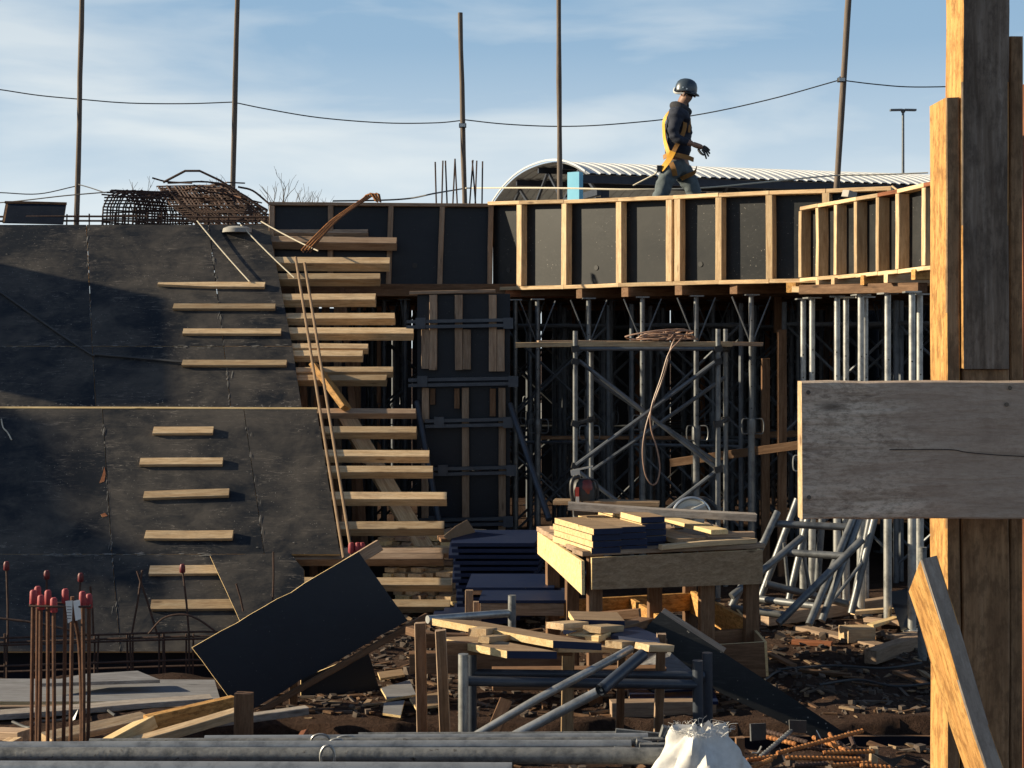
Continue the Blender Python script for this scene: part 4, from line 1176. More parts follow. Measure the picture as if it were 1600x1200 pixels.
# torn cardboard on the blue stack
sheet('cardboard_box', [at(693, 838, 11.35), at(712, 822, 11.55), at(730, 812, 11.72), at(741, 828, 11.85), at(752, 848, 11.95), at(712, 852, 11.5)], (.5, -.8, .2), .006, ('cardboard', 'cardboard'), label='torn brown cardboard flap beside the projecting joist end', cat='cardboard')
sheet('cardboard_box', [at(742, 832, 11.9), at(795, 836, 12.0), at(800, 850, 11.7), at(756, 850, 11.6)], (0, -.5, .85), .006, ('cardboard', 'cardboard'), label='flat dark cardboard sheet lying on the blue panel stack', cat='cardboard')

# navy topped form boxes in front of the stack
def form_box(name, px0, px1, ytop, ybot, Y, depth, label, face, top='film_blue'):
    a, b = at(px0, ytop, Y), at(px1, ytop, Y)
    t = empty(name, Vector(((a.x + b.x) / 2, Y, at(0, ybot, Y).z)), label, 'form panel')
    h = a.z - at(0, ybot, Y).z
    sheet('top_sheet', [a, b, b + Vector((.02, depth, .0)), a + Vector((.02, depth, .0))], (0, 0, 1), .018, (top, 'film_blue'), t)
    timber('front_rail', a + Vector((.01, .025, -.02 - h / 2)), b + Vector((-.01, .025, -.02 - h / 2)), .035, h, face, parent=t)
    timber('side_rail', a + Vector((.02, .05, -.02 - h / 2)), a + Vector((.03, depth, -.02 - h / 2)), .035, h, face, parent=t)
    timber('side_rail', b + Vector((-.03, .05, -.02 - h / 2)), b + Vector((-.02, depth, -.02 - h / 2)), .035, h, face, parent=t)
    return t
form_box('form_panel', 728, 866, 918, 925, 10.0, .6, 'navy topped form panel leaning left of the table, upper of two', 'wood_weathered')
form_box('form_panel', 748, 884, 938, 958, 9.6, .5, 'navy topped form panel with pale front rail, lower of the two left of the table', 'wood_weathered')
for (x, y0, y1, Y, lb) in [(733, 922, 1000, 9.8, 'grey timber standing at the left end of the form panels'), (746, 940, 1010, 9.7, 'short grey timber beside the form panels')]:
    timber('upright', at(x, y1, Y), at(x, y0, Y), .05, .04, 'wood_weathered', up=(0, 1, 0), label=lb, cat='timber post')
m = MB().box(at(815, 985, 9.7), .5, .5, .25)
for (px, py, Y, w, lb, mt) in [(905, 1060, 8.85, 1.0, 'brown timber lying low behind the steel trestle frame', 'wood_brown'), (1030, 1112, 8.75, .55, 'pale brown timber on the trench edge at right of the steel frame', 'wood_weathered'), (770, 1035, 9.2, 1.0, 'dark timber lying behind the trestle legs', 'wood_brown')]:
    p = at(px, py, Y)
    timber('low_timber', p - Vector((w / 2, 0, 0)), p + Vector((w / 2, .05, 0)), .1, .12, mt, label=lb, cat='timber beam')
sheet('grey_panel', [at(1040, 1000, 9.3), at(1120, 1075, 8.9), at(1020, 1080, 8.85), at(960, 1045, 9.2)], (-.2, -.6, .8), .018, ('ply_grey', 'film_blue'), label='grey blue sheet lying tilted behind the right trestle leg', cat='plywood sheet')
form_box('form_panel', 985, 1122, 1096, 1120, 8.75, .4, 'low navy topped form panel lying on the trench edge behind the steel frame', 'wood_weathered')

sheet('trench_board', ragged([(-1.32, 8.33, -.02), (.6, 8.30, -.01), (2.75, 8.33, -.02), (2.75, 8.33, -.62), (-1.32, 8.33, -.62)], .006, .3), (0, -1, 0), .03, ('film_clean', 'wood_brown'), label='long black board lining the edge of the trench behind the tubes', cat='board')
# ------------------------------------------------------------------ big navy sheet, smaller sheets
PN = Vector((.33, -.93, .16)).normalized()
PP = at(470, 990, 9.0)
def ns(px, py, off=0.0): return hit(px, py, PP + PN * off, PN)
sheet('navy_sheet', ragged([ns(300, 1012), ns(560, 862), ns(637, 970), ns(378, 1118)]), PN, .021, ('film_clean', 'ply_edge'), label='large clean navy plywood sheet leaning at a tilt in the foreground', cat='plywood sheet')
timber('prop_batten', ns(385, 1124, .03), ns(668, 962, .03), .035, .045, 'wood_brown', up=PN, label='long batten under the lower edge of the large navy sheet', cat='batten')
timber('prop_batten', ns(540, 884, -.08), ns(593, 852, -.08), .07, .05, 'wood_weathered', up=PN, label='timber end poking out above the large navy sheet', cat='batten')
# small grey sheet leaning on the slope
sheet('leaning_sheet', ragged([sl(328, 868, .14), sl(452, 862, .14), sl(475, 890, .14), sl(478, 1000, .14), sl(388, 1000, .14)]), S_N, .02, ('film_worn', 'ply_edge'), label='smaller scuffed black sheet leaning on the slope behind the navy sheet', cat='plywood sheet')
sheet('leaning_sheet', ragged([at(470, 1060, 9.25), at(575, 1018, 9.42), at(612, 1124, 9.44), at(470, 1124, 9.22)]), (.25, -.95, .1), .02, ('film_clean', 'ply_edge'), label='black sheet standing in deep shade under the navy sheet', cat='plywood sheet')
timber('upright', at(458, 1150, 9.0), at(458, 1060, 9.0), .045, .045, 'wood_brown', up=(0, 1, 0), label='dark timber standing in the shade under the navy sheet', cat='timber post')
# black-faced long panel sliding into the trench
bp_n = Vector((-.12, -.97, .2)).normalized(); bp_p = at(1150, 1060, 7.9)
def bpn(px, py, off=0): return hit(px, py, bp_p + bp_n * off, bp_n)
sheet('black_plank', [bpn(1006, 984), bpn(1032, 956), bpn(1180, 1052), bpn(1330, 1152), bpn(1270, 1152), bpn(1120, 1080)], bp_n, .05, ('film_wall', 'wood_weathered'), label='long black faced plank sliding down to the right into the trench', cat='plank')
timber('plank_edge', bpn(1033, 957, -.075), bpn(1130, 1020, -.075), .10, .03, 'wood_weathered', up=(.3, -.2, .9), label='weathered board lying on the upper end of the black plank', cat='board')

# grey sheet and boards on the ground at left
gz = .05
sheet('ground_sheet', [grd(-40, 1096, gz), grd(345, 1096, gz), grd(335, 1062, gz), grd(-40, 1060, gz)], (0, 0, 1), .03, ('ply_grey', 'ply_edge'), label='wide grey plywood sheet lying flat before the slope', cat='plywood sheet')
sheet('ground_sheet', [grd(60, 1068, .12), grd(250, 1062, .12), grd(215, 1048, .14), grd(130, 1053, .13)], (0, 0, 1), .02, ('ply_grey', 'wood_grey'), label='small grey board on top of the wide flat grey sheet', cat='plywood sheet')
for i, (a, b, W, T, mt, up_, lb) in enumerate([((70, 1156, 7.3), (228, 1122, 7.9), .09, .035, 'wood_pine', (0, -.5, 1), 'sunlit thin board lying left of the tilted timbers'),
    ((158, 1170, 6.9), (228, 1132, 7.2), .13, .06, 'ply_edge', (-.5, -.5, .7), 'bright sawn timber block end lying before the stake'),
    ((228, 1136, 7.3), (366, 1104, 7.6), .05, .10, 'wood_post', (0, 0, 1), 'orange brown timber propped behind the bright block'),
    ((200, 1164, 6.95), (372, 1116, 7.25), .05, .045, 'wood_pine', (0, -.3, 1), 'long pine timber in front of the orange brown one'),
    ((-30, 1120, 8.2), (330, 1092, 8.6), .12, .03, 'wood_grey', (0, 0, 1), 'grey board lying in shade behind the red capped bars'),
    ((-30, 1108, 8.6), (300, 1108, 8.7), .05, .04, 'wood_weathered', (0, 0, 1), 'thin grey batten lying in shade along the flat grey sheet'),
    ((-20, 1147, 7.3), (40, 1150, 7.2), .10, .05, 'wood_weathered', (0, 0, 1), 'short grey timber at the left border behind the tubes'),
    ((1, 1172, 6.4), (24, 1160, 6.7), .06, .05, 'wood_pine', (0, 0, 1), 'small sunlit wedge at the left border beside the tubes'),
    ((330, 1130, 8.3), (480, 1110, 8.5), .07, .04, 'wood_grey', (0, 0, 1), 'dark board lying behind the brown stake')]):
    timber('ground_board', at(*a), at(*b), W, T, mt, up=up_, label=lb, cat='board', jit=.003)
m = MB().prism([at(110, 1128, 8.0), at(122, 1108, 8.1), at(117, 1124, 7.9)], (0, -1, .3), .004)
tag(m.build('plastic_scrap', 'paper'), 'white plastic scrap on the ground behind the red capped bars', 'plastic scrap')
rod('ground_cable', spline([at(20, 1128, 8.0), at(45, 1137, 7.8), at(60, 1128, 7.9), at(100, 1124, 8), at(150, 1102, 8.5), at(180, 1118, 8.2)], 6), .008, 'cable_dark', label='thin black cable curling on the ground at lower left', cat='cable')

# brown stake
st = timber('stake', at(380, 1240, 6.6), at(381, 1083, 6.6), .075, .06, 'wood_brown', up=(0, -1, 0), label='stubby brown wooden stake with a mushroomed top beside the navy sheet', cat='stake', jit=.003)

# ------------------------------------------------------------------ red capped rebar cage at left
YC = 6.6
cg = empty('capped_rebar_cage', at(93, 1160, YC), 'cluster of upright rusty bars with bright red safety caps and a paper tag', 'rebar')
cap_prof = [(.0135, 0), (.0165, .005), (.0155, .03), (.0145, .055), (.009, .062)]
for (xb, xt, yt, dY, cap) in [(49, 52, 928, 0, 1), (57, 59, 922, .12, 1), (60, 64, 936, -.1, 1), (74, 75, 928, .1, 1), (85, 84, 940, -.12, 1), (98, 102, 926, .1, 1), (110, 113, 932, -.05, 0), (130, 129, 930, -.02, 1), (136, 139, 934, .1, 1), (127, 127, 930, .1, 0)]:
    a, b = at(xb, 1230, YC + dY), at(xt, yt, YC + dY)
    if xb == 127:
        pts = spline([at(127, 1230, YC + .05), at(127, 1100, YC + .05), at(124, 1010, YC + .05), at(116, 962, YC), at(113, 945, YC)], 4)
    else:
        pts = [a, a.lerp(b, .5) + Vector((random.uniform(-.004, .004), 0, 0)), b]
    MB().tube(pts, .0085, 8).build('bar', 'rusty_rebar', cg, True)
    if cap:
        d = Matrix.Translation(Vector())
        MB().lathe(b - Vector((0, 0, .045)), cap_prof, 12).build('safety_cap', 'red_plastic', cg, True)
ring = [at(46, 947, YC - .12), at(90, 948, YC - .14), at(140, 948, YC - .1), at(142, 945, YC + .14), at(95, 942, YC + .16), at(48, 943, YC + .14), at(46, 947, YC - .12)]
MB().tube(ring, .005, 6).build('tie_ring', 'dark_rebar', cg, True)
sheet('paper_tag', [at(102, 939, YC - .15), at(113, 938, YC - .15), at(112, 970, YC - .14), at(106, 974, YC - .14)], (-.35, -.9, .1), .002, ('paper', 'paper'), cg)
sheet('paper_tag', [at(114, 939, YC - .13), at(125, 937, YC - .11), at(127, 967, YC - .11), at(118, 970, YC - .13)], (.2, -.9, .1), .002, ('paper', 'paper'), cg)
for q in range(5):
    MB().box(at(107.5 + (q % 2) * .8, 948 + q * 4.6, YC - .158), .020, .001, .003).build('tag_print', 'ink', cg)

# starter bars and footing cage before the slope
fc = empty('footing_cage', at(150, 1050, 10.6), 'low rebar footing cage with upright starter bars along the foot of the slope', 'rebar')
for (y, dY) in ((993, 0), (1000, .25), (1037, 0), (1046, .3), (1004, .0)):
    MB().tube(spline([at(-60, y + 6, 10.6 + dY), at(60, y + 2, 10.6 + dY), at(180, y - 2, 10.6 + dY), at(320, y - 6, 10.6 + dY), at(420, y - 4, 10.6 + dY)], 3), .008, 6).build('long_bar', 'dark_rebar', fc, True)
for k, x in enumerate([6, 12, 100, 147, 151, 200, 204, 207, 247, 253, 258, 292, 297, 300]):
    MB().tube([at(x + random.uniform(-2, 2), 1068, 10.6 + (k % 2) * .25), at(x + random.uniform(-3, 3), 990, 10.6 + (k % 2) * .25)], .007, 6).build('stirrup', 'dark_rebar', fc, True)
for (xa, ya, xb, yb, cp) in [(12, 1010, 10, 884, 1), (70, 1000, 73, 898, 1), (120, 960, 126, 902, 1), (296, 1000, 285, 888, 1), (206, 990, 222, 891, 0), (246, 992, 214, 892, 0), (146, 992, 141, 916, 0), (426, 940, 427, 862, 0), (380, 955, 369, 912, 0)]:
    Yq = 10.6 if xa < 310 else 11.0
    MB().tube([at(xa, ya, Yq), at((xa + xb) / 2 + 1, (ya + yb) / 2, Yq), at(xb, yb, Yq)], .0075, 6).build('starter_bar', 'dark_rebar', fc, True)
    if cp:
        MB().lathe(at(xb, yb + 7, Yq), [(.016, 0), (.021, .006), (.02, .045), (.013, .06)], 10).build('safety_cap', 'dark_red_plastic', fc, True)
MB().tube(spline([at(232, 990, 10.5), at(255, 966, 10.5), at(285, 960, 10.5), at(310, 968, 10.5), at(336, 986, 10.5)], 5), .007, 6).build('bent_bar', 'dark_rebar', fc, True)
MB().tube(spline([at(-20, 964, 10.5), at(60, 974, 10.5), at(140, 992, 10.5)], 5), .008, 6).build('bent_bar', 'dark_rebar', fc, True)
# red caps of a few bars seen between the joists and the navy sheet
for k, (x, nm) in enumerate(((549, 'left'), (559, 'middle'), (566, 'right'))):
    p = at(x, 851, 10.9)
    t = empty('capped_bar', Vector((p.x, p.y, 0)), f'red capped bar above the navy sheet, {nm} of the three', 'rebar', 'red capped bars above the navy sheet')
    MB().tube([(p.x, p.y, 0), p], .009, 8).build('bar', 'rusty_rebar', t, True)
    MB().lathe(p - Vector((0, 0, .06)), [(.019, 0), (.024, .01), (.022, .06), (.014, .075)], 12).build('safety_cap', 'red_plastic', t, True)

# ------------------------------------------------------------------ centre: trestle with boards, steel trestle frame
YT = 7.5
tr = empty('wooden_trestle', at(850, 1200, YT), 'rough wooden trestle legs carrying plywood strips in the centre foreground', 'trestle')
tr.location.z = -.55
LAST = [None]
def post(nm, xt, yt, xb, yb, Y, W, mat, par):
    LAST[0] = timber(nm, at(xb, yb, Y), at(xt, yt, Y), W, W * .8, mat, up=(0, 1, 0), parent=par, jit=.003)
for q_ in ((657, 973, 661, 1330, 7.2, .05), (688, 985, 704, 1330, 7.1, .05), (1034, 990, 1022, 1330, 7.5, .045), (972, 1015, 962, 1330, 7.7, .04)):
    post('leg', *q_, 'wood_weathered', tr)
    face_material(LAST[0], 2, -1, 'wood_brown')  # front faces in a darker wood: their shade is put into the colour
post('leg', 888, 1018, 884, 1330, 7.7, .062, 'wood_pine', tr)
timber('cross_rail', at(660, 1000, 7.35), at(1040, 1008, 7.6), .05, .07, 'wood_brown', parent=tr)
timber('cross_rail', at(690, 1012, 7.15), at(890, 1014, 7.6), .05, .06, 'wood_brown', parent=tr)
for lb, (fx0, fy0, fx1, fy1, Y, ln, th) in {
    'longest sunlit plywood strip on top of the trestle': (864, 1001, 940, 1005, 7.2, .80, .034),
    'sunlit plywood strip on the trestle, lower and left of the longest': (792, 1017, 870, 1018, 7.05, .60, .034),
    'navy edged plywood strip with pale top at right of the trestle': (897, 968, 976, 970, 7.75, .25, .03)}.items():
    a, b = at(fx0, fy0, Y), at(fx1, fy1, Y)
    bk = Vector((-.74, .62, .02)) * ln if ln > .3 else Vector((-.02, .25, 0))
    m = MB().prism([a, b, b + bk, a + bk], (0, 0, 1), th, 0, 1)
    for fi in range(2, 6):
        cc = sum((m.v[i] for i in m.f[fi]), Vector()) / 4
        if (cc - (a + b) / 2).length < .05: m.mi[fi] = 2
    tag(m.build('plywood_strip', ['ply_raw', 'ply_edge', 'film_blue']), lb, 'plywood strip', 'plywood strips on the trestle')
sheet('navy_offcut', [at(955, 992, 7.5), at(1031, 1003, 7.3), at(1028, 992, 7.6), at(985, 975, 8.0)], (0, 0, 1), .02, ('film_blue', 'film_blue'), label='triangular navy offcut lying on the right end of the trestle', cat='offcut')
sheet('navy_offcut', [at(880, 984, 7.7), at(955, 990, 7.6), at(960, 984, 7.9), at(890, 978, 8.0)], (0, 0, 1), .02, ('film_clean', 'film_blue'), label='dark navy offcut lying across the middle of the trestle', cat='offcut')
for (a, b, W, T, mt, lb) in [((867, 979, 7.5), (906, 976, 7.7), .10, .03, 'wood_pine', 'small pine block on trestle left of the navy edged strip'),
                         ((925, 983, 7.5), (962, 981, 7.7), .10, .032, 'wood_pine', 'small pine block on trestle below the navy edged strip'),
                         ((958, 1008, 7.3), (995, 1005, 7.5), .09, .032, 'wood_pine', 'pine block with pale end on the trestle right of the longest strip'),
                         ((1003, 1010, 7.2), (1042, 1011, 7.3), .10, .032, 'wood_pine', 'rightmost pine block on the trestle under the triangular offcut'),
                         ((745, 992, 7.35), (762, 990, 7.5), .09, .06, 'wood_pine', 'upright pine block sitting on the left strips of the trestle'),
                         ((755, 999, 7.2), (792, 995, 7.4), .06, .03, 'wood_pine', 'thin pine block beside the upright one on the trestle'),
                         ((960, 985, 7.8), (1010, 970, 8.1), .09, .04, 'wood_brown', 'brown board sloping up behind the triangular offcut'),
                         ((868, 1012, 7.4), (972, 1014, 7.5), .08, .03, 'wood_pine', 'short boards under the longest strip of the trestle'),
                         ((895, 992, 7.6), (945, 996, 7.5), .12, .03, 'ply_edge', 'bright board end between the blocks of the trestle'),
                         ((640, 985, 7.6), (700, 1003, 7.4), .05, .04, 'wood_brown', 'brown batten resting on the left legs of the trestle'),
                         ((1000, 958, 8.3), (900, 966, 8.4), .04, .05, 'wood_brown', 'reddish timber behind the navy edged strip')]:
    timber('trestle_board', at(*a), at(*b), W, T, mt, label=lb, cat='board', jit=.003)
rod('steel_tube', [at(668, 968, 8.2), at(795, 958, 8.5)], .022, 'galvanised', n=12, label='grey steel tube lying behind the left end of the trestle', cat='tube')
rod('steel_tube', [at(800, 1010, 8.5), at(800, 930, 8.5)], .022, 'steel_spattered', n=12, label='short grey tube standing behind the trestle boards', cat='tube')

sf = empty('steel_trestle', at(910, 1160, 7.4), 'dark blue steel H frame trestle with thick uprights and double rail', 'scaffold')
sf.location.z = -.55
def sft(a, b, r, mat='steel_blue', nm='rail'):
    MB().tube([at(*a), at(*b)], r, 14).build(nm, mat, sf, True)
sft((724, 1330, 7.0), (724, 1022, 7.0), .024, 'galvanised', 'upright'); sft((738, 1330, 7.3), (738, 1008, 7.3), .022, 'steel_blue', 'upright')
sft((1092, 1330, 7.2), (1090, 1032, 7.2), .025, 'steel_blue', 'upright'); sft((1106, 1330, 7.5), (1105, 1020, 7.5), .026, 'steel_blue', 'upright')
sft((738, 1052, 7.3), (1100, 1056, 7.45), .021); sft((730, 1064, 7.05), (1092, 1070, 7.2), .023)
rod('diagonal_tube', [at(742, 1150, 6.9), at(840, 1092, 6.95), at(960, 1028, 7.1), at(985, 1014, 7.3)], .019, 'galvanised', n=12, label='upper of two steel tubes slanting up through the trestle frame', cat='tube')
rod('diagonal_tube', [at(792, 1156, 6.7), at(940, 1078, 6.8)], .022, 'galvanised', n=12, label='lower slanting steel tube with its open end facing the camera', cat='tube')
m = MB(); q = at(938, 1079, 6.75); q2 = at(1005, 1022, 7.0)
m.tube([q, q.lerp(q2, .99)], .027, 14, caps=False); d = (q2 - q).normalized()
m.tube([q, q + d * .02], .027, 14, caps=False); m.tube([q + d * .05, q], .022, 14, caps=False)
tag(m.build('tube_sleeve', 'steel_blue', smooth=True), 'short dark steel sleeve tube with open round mouth on the slanting tube', 'tube')
timber('slant_board', at(768, 1150, 8.1), at(790, 1095, 8.3), .07, .03, 'wood_brown', up=(0, -1, .3), label='short brown board leaning in the trench behind the steel frame', cat='board')

# ------------------------------------------------------------------ steel props lying at the bottom of the picture
def lying(a, b, r, mat, label):
    p, q = at(*a), at(*b)
    t = empty('steel_tube', p.lerp(q, .5), label, 'tube', 'steel tubes lying in the foreground')
    MB().tube([p.lerp(q, i / 6) for i in range(7)], r, 16).build('tube', mat, t, True)
    return t, p, q
t1, p, q = lying((-80, 1180, 5.6), (1046, 1181, 5.6), .030, 'steel_spattered', 'thick cement spattered steel tube, the largest across the foreground')
lying((-80, 1199, 5.4), (800, 1202, 5.4), .024, 'galvanised', 'steel tube at the very bottom of the picture, nearest the camera')
lying((-80, 1168, 5.8), (986, 1165, 5.85), .022, 'galvanised', 'grey steel tube lying directly behind the thick spattered one')
t4, _, _ = lying((140, 1161, 6.0), (1000, 1158, 6.05), .018, 'steel_spattered', 'thin brownish tube in the middle of the foreground row')
lying((320, 1156, 6.15), (1012, 1152, 6.2), .018, 'galvanised', 'thin grey tube second from the back in the foreground row')
lying((560, 1151, 6.28), (968, 1149, 6.32), .017, 'steel_spattered', 'rearmost thin tube in the foreground row')
def handle(x, y, Y, w, h, par):
    c = at(x, y, Y)
    pts = [c + Vector((w * math.cos(a), 0, h * math.sin(a))) for a in [k * PI / 9 for k in range(19)]]
    MB().tube(pts, .005, 7).build('handle', 'galvanised', par, True)
handle(512, 1183, 5.54, .026, .042, t1); handle(501, 1156, 6.0, .035, .022, t4); handle(541, 1157, 6.05, .04, .018, t4); handle(526, 1163, 5.95, .03, .02, t4)
timber('spacer', at(340, 1215, 5.55), at(340, 1194, 5.55), .05, .05, 'wood_brown', up=(0, 1, 0), label='small brown spacer block under the foreground tubes', cat='offcut')
timber('spacer', at(470, 1156, 6.2), at(476, 1146, 6.3), .03, .03, 'wood_red', up=(0, 1, 0), label='tiny red brown wedge behind the foreground tubes', cat='offcut')
hd = empty('steel_couplers', at(1010, 1165, 5.9), 'rusty steel plates and forks at the right ends of the foreground tubes', 'prop head')
for (x, y, Y, sx, sy, sz, rx) in [(1000, 1149, 6.25, .20, .02, .035, .1), (1042, 1146, 6.2, .05, .05, .05, .3), (1012, 1157, 6.05, .12, .03, .02, 0), (1020, 1170, 5.75, .10, .03, .04, 0), (985, 1175, 5.7, .12, .05, .02, .1), (1052, 1158, 6.0, .03, .12, .09, .5), (1030, 1166, 5.9, .12, .03, .02, -.2), (1006, 1164, 5.85, .06, .04, .03, .2)]:
    MB().box(at(x, y, Y), sx, sy, sz, Matrix.Rotation(rx, 3, 'Y')).build('plate', 'steel_spattered', hd)
sheet('plate', [at(1044, 1133, 6.1), at(1052, 1150, 6.1), at(1046, 1156, 6.1), at(1036, 1150, 6.1)], (-.5, -.8, .2), .008, ('galvanised', 'galvanised'), hd)
for k in range(5):
    p = at(1004 + k * 8, 1160 + (k % 3) * 7, 5.9)
    MB().tube([p, p + Vector((.09, .02, .02 * (k % 2)))], .009, 8).build('bolt', 'dark_iron', hd, True)
# ------------------------------------------------------------------ white sack
SC = at(1098, 1200, 5.45)
def sack():
    t = empty('white_sack', Vector((SC.x, SC.y, SC.z - .12)), 'white woven sack with frayed top standing in the foreground', 'sack')
    m = MB(); n = 72; rows = 40
    base_z = SC.z - .14
    top = at(1098, 1138, 5.45).z
    for i in range(rows + 1):
        v = i / rows
        z = base_z + (top - base_z) * v
        prof = .20 * (1 - .28 * v - .42 * max(0, v - .45) ** 1.5 * 2.2)
        if v > .93: prof *= .985
        for k in range(n):
            a = 2 * PI * k / n
            fold = .018 * math.sin(a * 5 + v * 4 + 1.1) * (.3 + v) + .012 * math.sin(a * 9 - v * 7) + .020 * noise.noise(Vector((math.cos(a) * 2.3, math.sin(a) * 2.3, v * 2.6 + 3))) + .006 * noise.noise(Vector((math.cos(a) * 6, math.sin(a) * 6, v * 7)))
            fold += -.018 * abs(noise.noise(Vector((math.cos(a) * 3.1, math.sin(a) * 3.1, v * 1.6 + 9))))
            r = prof + fold
            lean = .012 * v
            zz = z + (.009 * math.sin(a * 3 + .5) + .008 * math.sin(a * 7)) * (v ** 3)
            m.v.append(Vector((SC.x + r * 1.0 * math.cos(a) + .006 - lean, SC.y + r * .82 * math.sin(a), zz)))
    for i in range(rows):
        for k in range(n):
            k2 = (k + 1) % n
            m.f.append([i * n + k, i * n + k2, (i + 1) * n + k2, (i + 1) * n + k]); m.mi.append(0)
    # closed, crumpled mouth
    b = len(m.v)
    c = Vector((SC.x - .006, SC.y, top - .010))
    for ring in (.8, .55, .3):
        for k in range(n):
            p = m.v[rows * n + k]
            q = c.lerp(p, ring); q.z = top + (.018 if ring == .8 else .0) * (.5 + noise.noise(Vector((k * .4, ring, 2)))) - (1 - ring) * .03 + .012 * noise.noise(Vector((q.x * 40, q.y * 40, 1)))
            m.v.append(q)
    prev = rows * n
    for ri in range(3):
        cur = b + ri * n
        for k in range(n):
            k2 = (k + 1) % n
            m.f.append([prev + k, prev + k2, cur + k2, cur + k]); m.mi.append(0)
        prev = cur
    m.f.append([prev + k for k in range(n)]); m.mi.append(0)
    m.build('bag', 'woven_sack', t, True)
    fr = MB()
    for k in range(150):
        a = random.uniform(0, 2 * PI)
        p = Vector((SC.x - .006 + .11 * math.cos(a) * random.uniform(.55, 1.02), SC.y + .085 * math.sin(a), top - random.uniform(.0, .02)))
        d = Vector((math.cos(a) * .5 + random.uniform(-.6, .6), random.uniform(-.5, .3), random.uniform(.3, 1.2))).normalized()
        L = random.uniform(.008, .030) * (2.0 if k < 4 else 1)
        fr.tube(spline([p, p + d * L * .5 + Vector((random.uniform(-.008, .008), 0, .004)), p + d * L + Vector((random.uniform(-.02, .02), 0, random.uniform(-.012, .004)))], 3), [.0008] * 7, 3, False)
    o = fr.build('frayed_threads', 'woven_sack', t)
    o['kind'] = 'stuff'
sack()

# ------------------------------------------------------------------ scrap heap of ribbed tie rods and plates
def ribbed(name, p, q, r, mat, label, group):
    p, q = Vector(p), Vector(q)
    L = (q - p).length
    n = max(6, int(L / .008))
    pts = [p.lerp(q, i / n) for i in range(n + 1)]
    rad = [r * (1.14 if i % 2 else .84) for i in range(n + 1)]
    o = MB().tube(pts, rad, 8).build(name, mat)
    return tag(o, label, 'tie rod', group)
g = 'rusty tie rods heaped beside the sack'
RD = [((1180, 1138, 6.1), (1262, 1160, 5.9), 'dark_rebar', 'dark ribbed rod sloping right at the upper left of the rod heap'), ((1192, 1150, 6.0), (1244, 1163, 5.9), 'orange_rust', 'short orange rod just below the dark sloping one'),
      ((1188, 1183, 5.7), (1250, 1130, 5.9), 'steel_spattered', 'greyish rod crossing upward at the left of the rod heap'), ((1214, 1177, 5.7), (1347, 1142, 5.9), 'orange_rust', 'longest orange rod rising to the right over the heap'),
      ((1228, 1184, 5.65), (1346, 1186, 5.7), 'orange_rust', 'long orange rod lying level along the bottom of the heap'), ((1270, 1152, 5.95), (1330, 1176, 5.8), 'orange_rust', 'orange rod sloping down to the right behind the long one'),
      ((1166, 1188, 5.6), (1212, 1182, 5.65), 'orange_rust', 'short orange rod beside the sack'), ((1176, 1199, 5.5), (1206, 1186, 5.6), 'orange_rust', 'short orange rod poking up at the bottom left of the heap'),
      ((1286, 1176, 5.75), (1366, 1174, 5.8), 'orange_rust', 'orange rod at the right end of the heap'), ((1310, 1160, 5.9), (1334, 1178, 5.8), 'dark_rebar', 'dark short rod under the right end of the heap'),
      ((1300, 1196, 5.6), (1360, 1192, 5.65), 'orange_rust', 'orange rod at the bottom right of the heap'), ((1344, 1196, 5.6), (1390, 1199, 5.6), 'orange_rust', 'rod lying farthest right at the bottom of the heap'),
      ((1240, 1196, 5.55), (1292, 1193, 5.6), 'dark_rebar', 'dark rod at the bottom middle of the heap'), ((1296, 1146, 6.0), (1310, 1172, 5.9), 'orange_rust', 'stub of orange rod standing up in the middle of the heap'),
      ((1262, 1168, 5.8), (1350, 1182, 5.85), 'dark_rebar', 'long dark rod crossing under the orange ones'), ((1326, 1144, 6.1), (1335, 1166, 6.0), 'dark_rebar', 'thin dark stub at the back of the heap'), ((1230, 1172, 5.9), (1300, 1165, 5.95), 'dark_rebar', 'dark rod lying across the middle of the heap')]
for a, b, mt, lb in RD:
    ribbed('tie_rod', at(*a), at(*b), .0085, mt, lb, g)
for (pts, n_, lb) in [(((1173, 1131), (1197, 1130), (1197, 1156), (1174, 1158)), (.9, -.45, 0), 'grey square plate upright at the left of the rod heap'), (((1233, 1125), (1260, 1126), (1260, 1146), (1234, 1144)), (.1, -1, .1), 'dark square plate upright at the back of the rod heap'),
                      (((1275, 1141), (1284, 1158), (1281, 1176), (1274, 1160)), (-.7, -.7, 0), 'tall thin dark plate standing in the middle of the heap'), (((1203, 1172), (1218, 1168), (1225, 1190), (1206, 1199)), (-.6, -.7, .3), 'grey plate leaning at the front of the rod heap'),
                      (((1362, 1176), (1392, 1185), (1415, 1180), (1397, 1199)), (.1, -.7, .6), 'dark plate lying at the far right of the rod heap')]:
    sheet('steel_plate', [at(x, y, 5.85) for x, y in pts], n_, .005, ('dark_iron', 'galvanised'), label=lb, cat='steel plate')
timber('offcut', at(1156, 1190, 6.0), at(1156, 1152, 6.0), .035, .03, 'wood_brown', up=(0, 1, 0), label='short sawn block standing between sack and rod heap', cat='offcut')
timber('offcut', at(1364, 1190, 6.0), at(1366, 1168, 6.0), .03, .03, 'wood_pine', up=(0, 1, 0), label='small pale block at the right end of the rod heap', cat='offcut')
rod('bent_pin', spline([at(1175, 1176, 5.8), at(1184, 1176, 5.8), at(1190, 1166, 5.8)], 5), .004, 'galvanised', n=6, label='small bent steel pin between sack and rod heap', cat='pin')

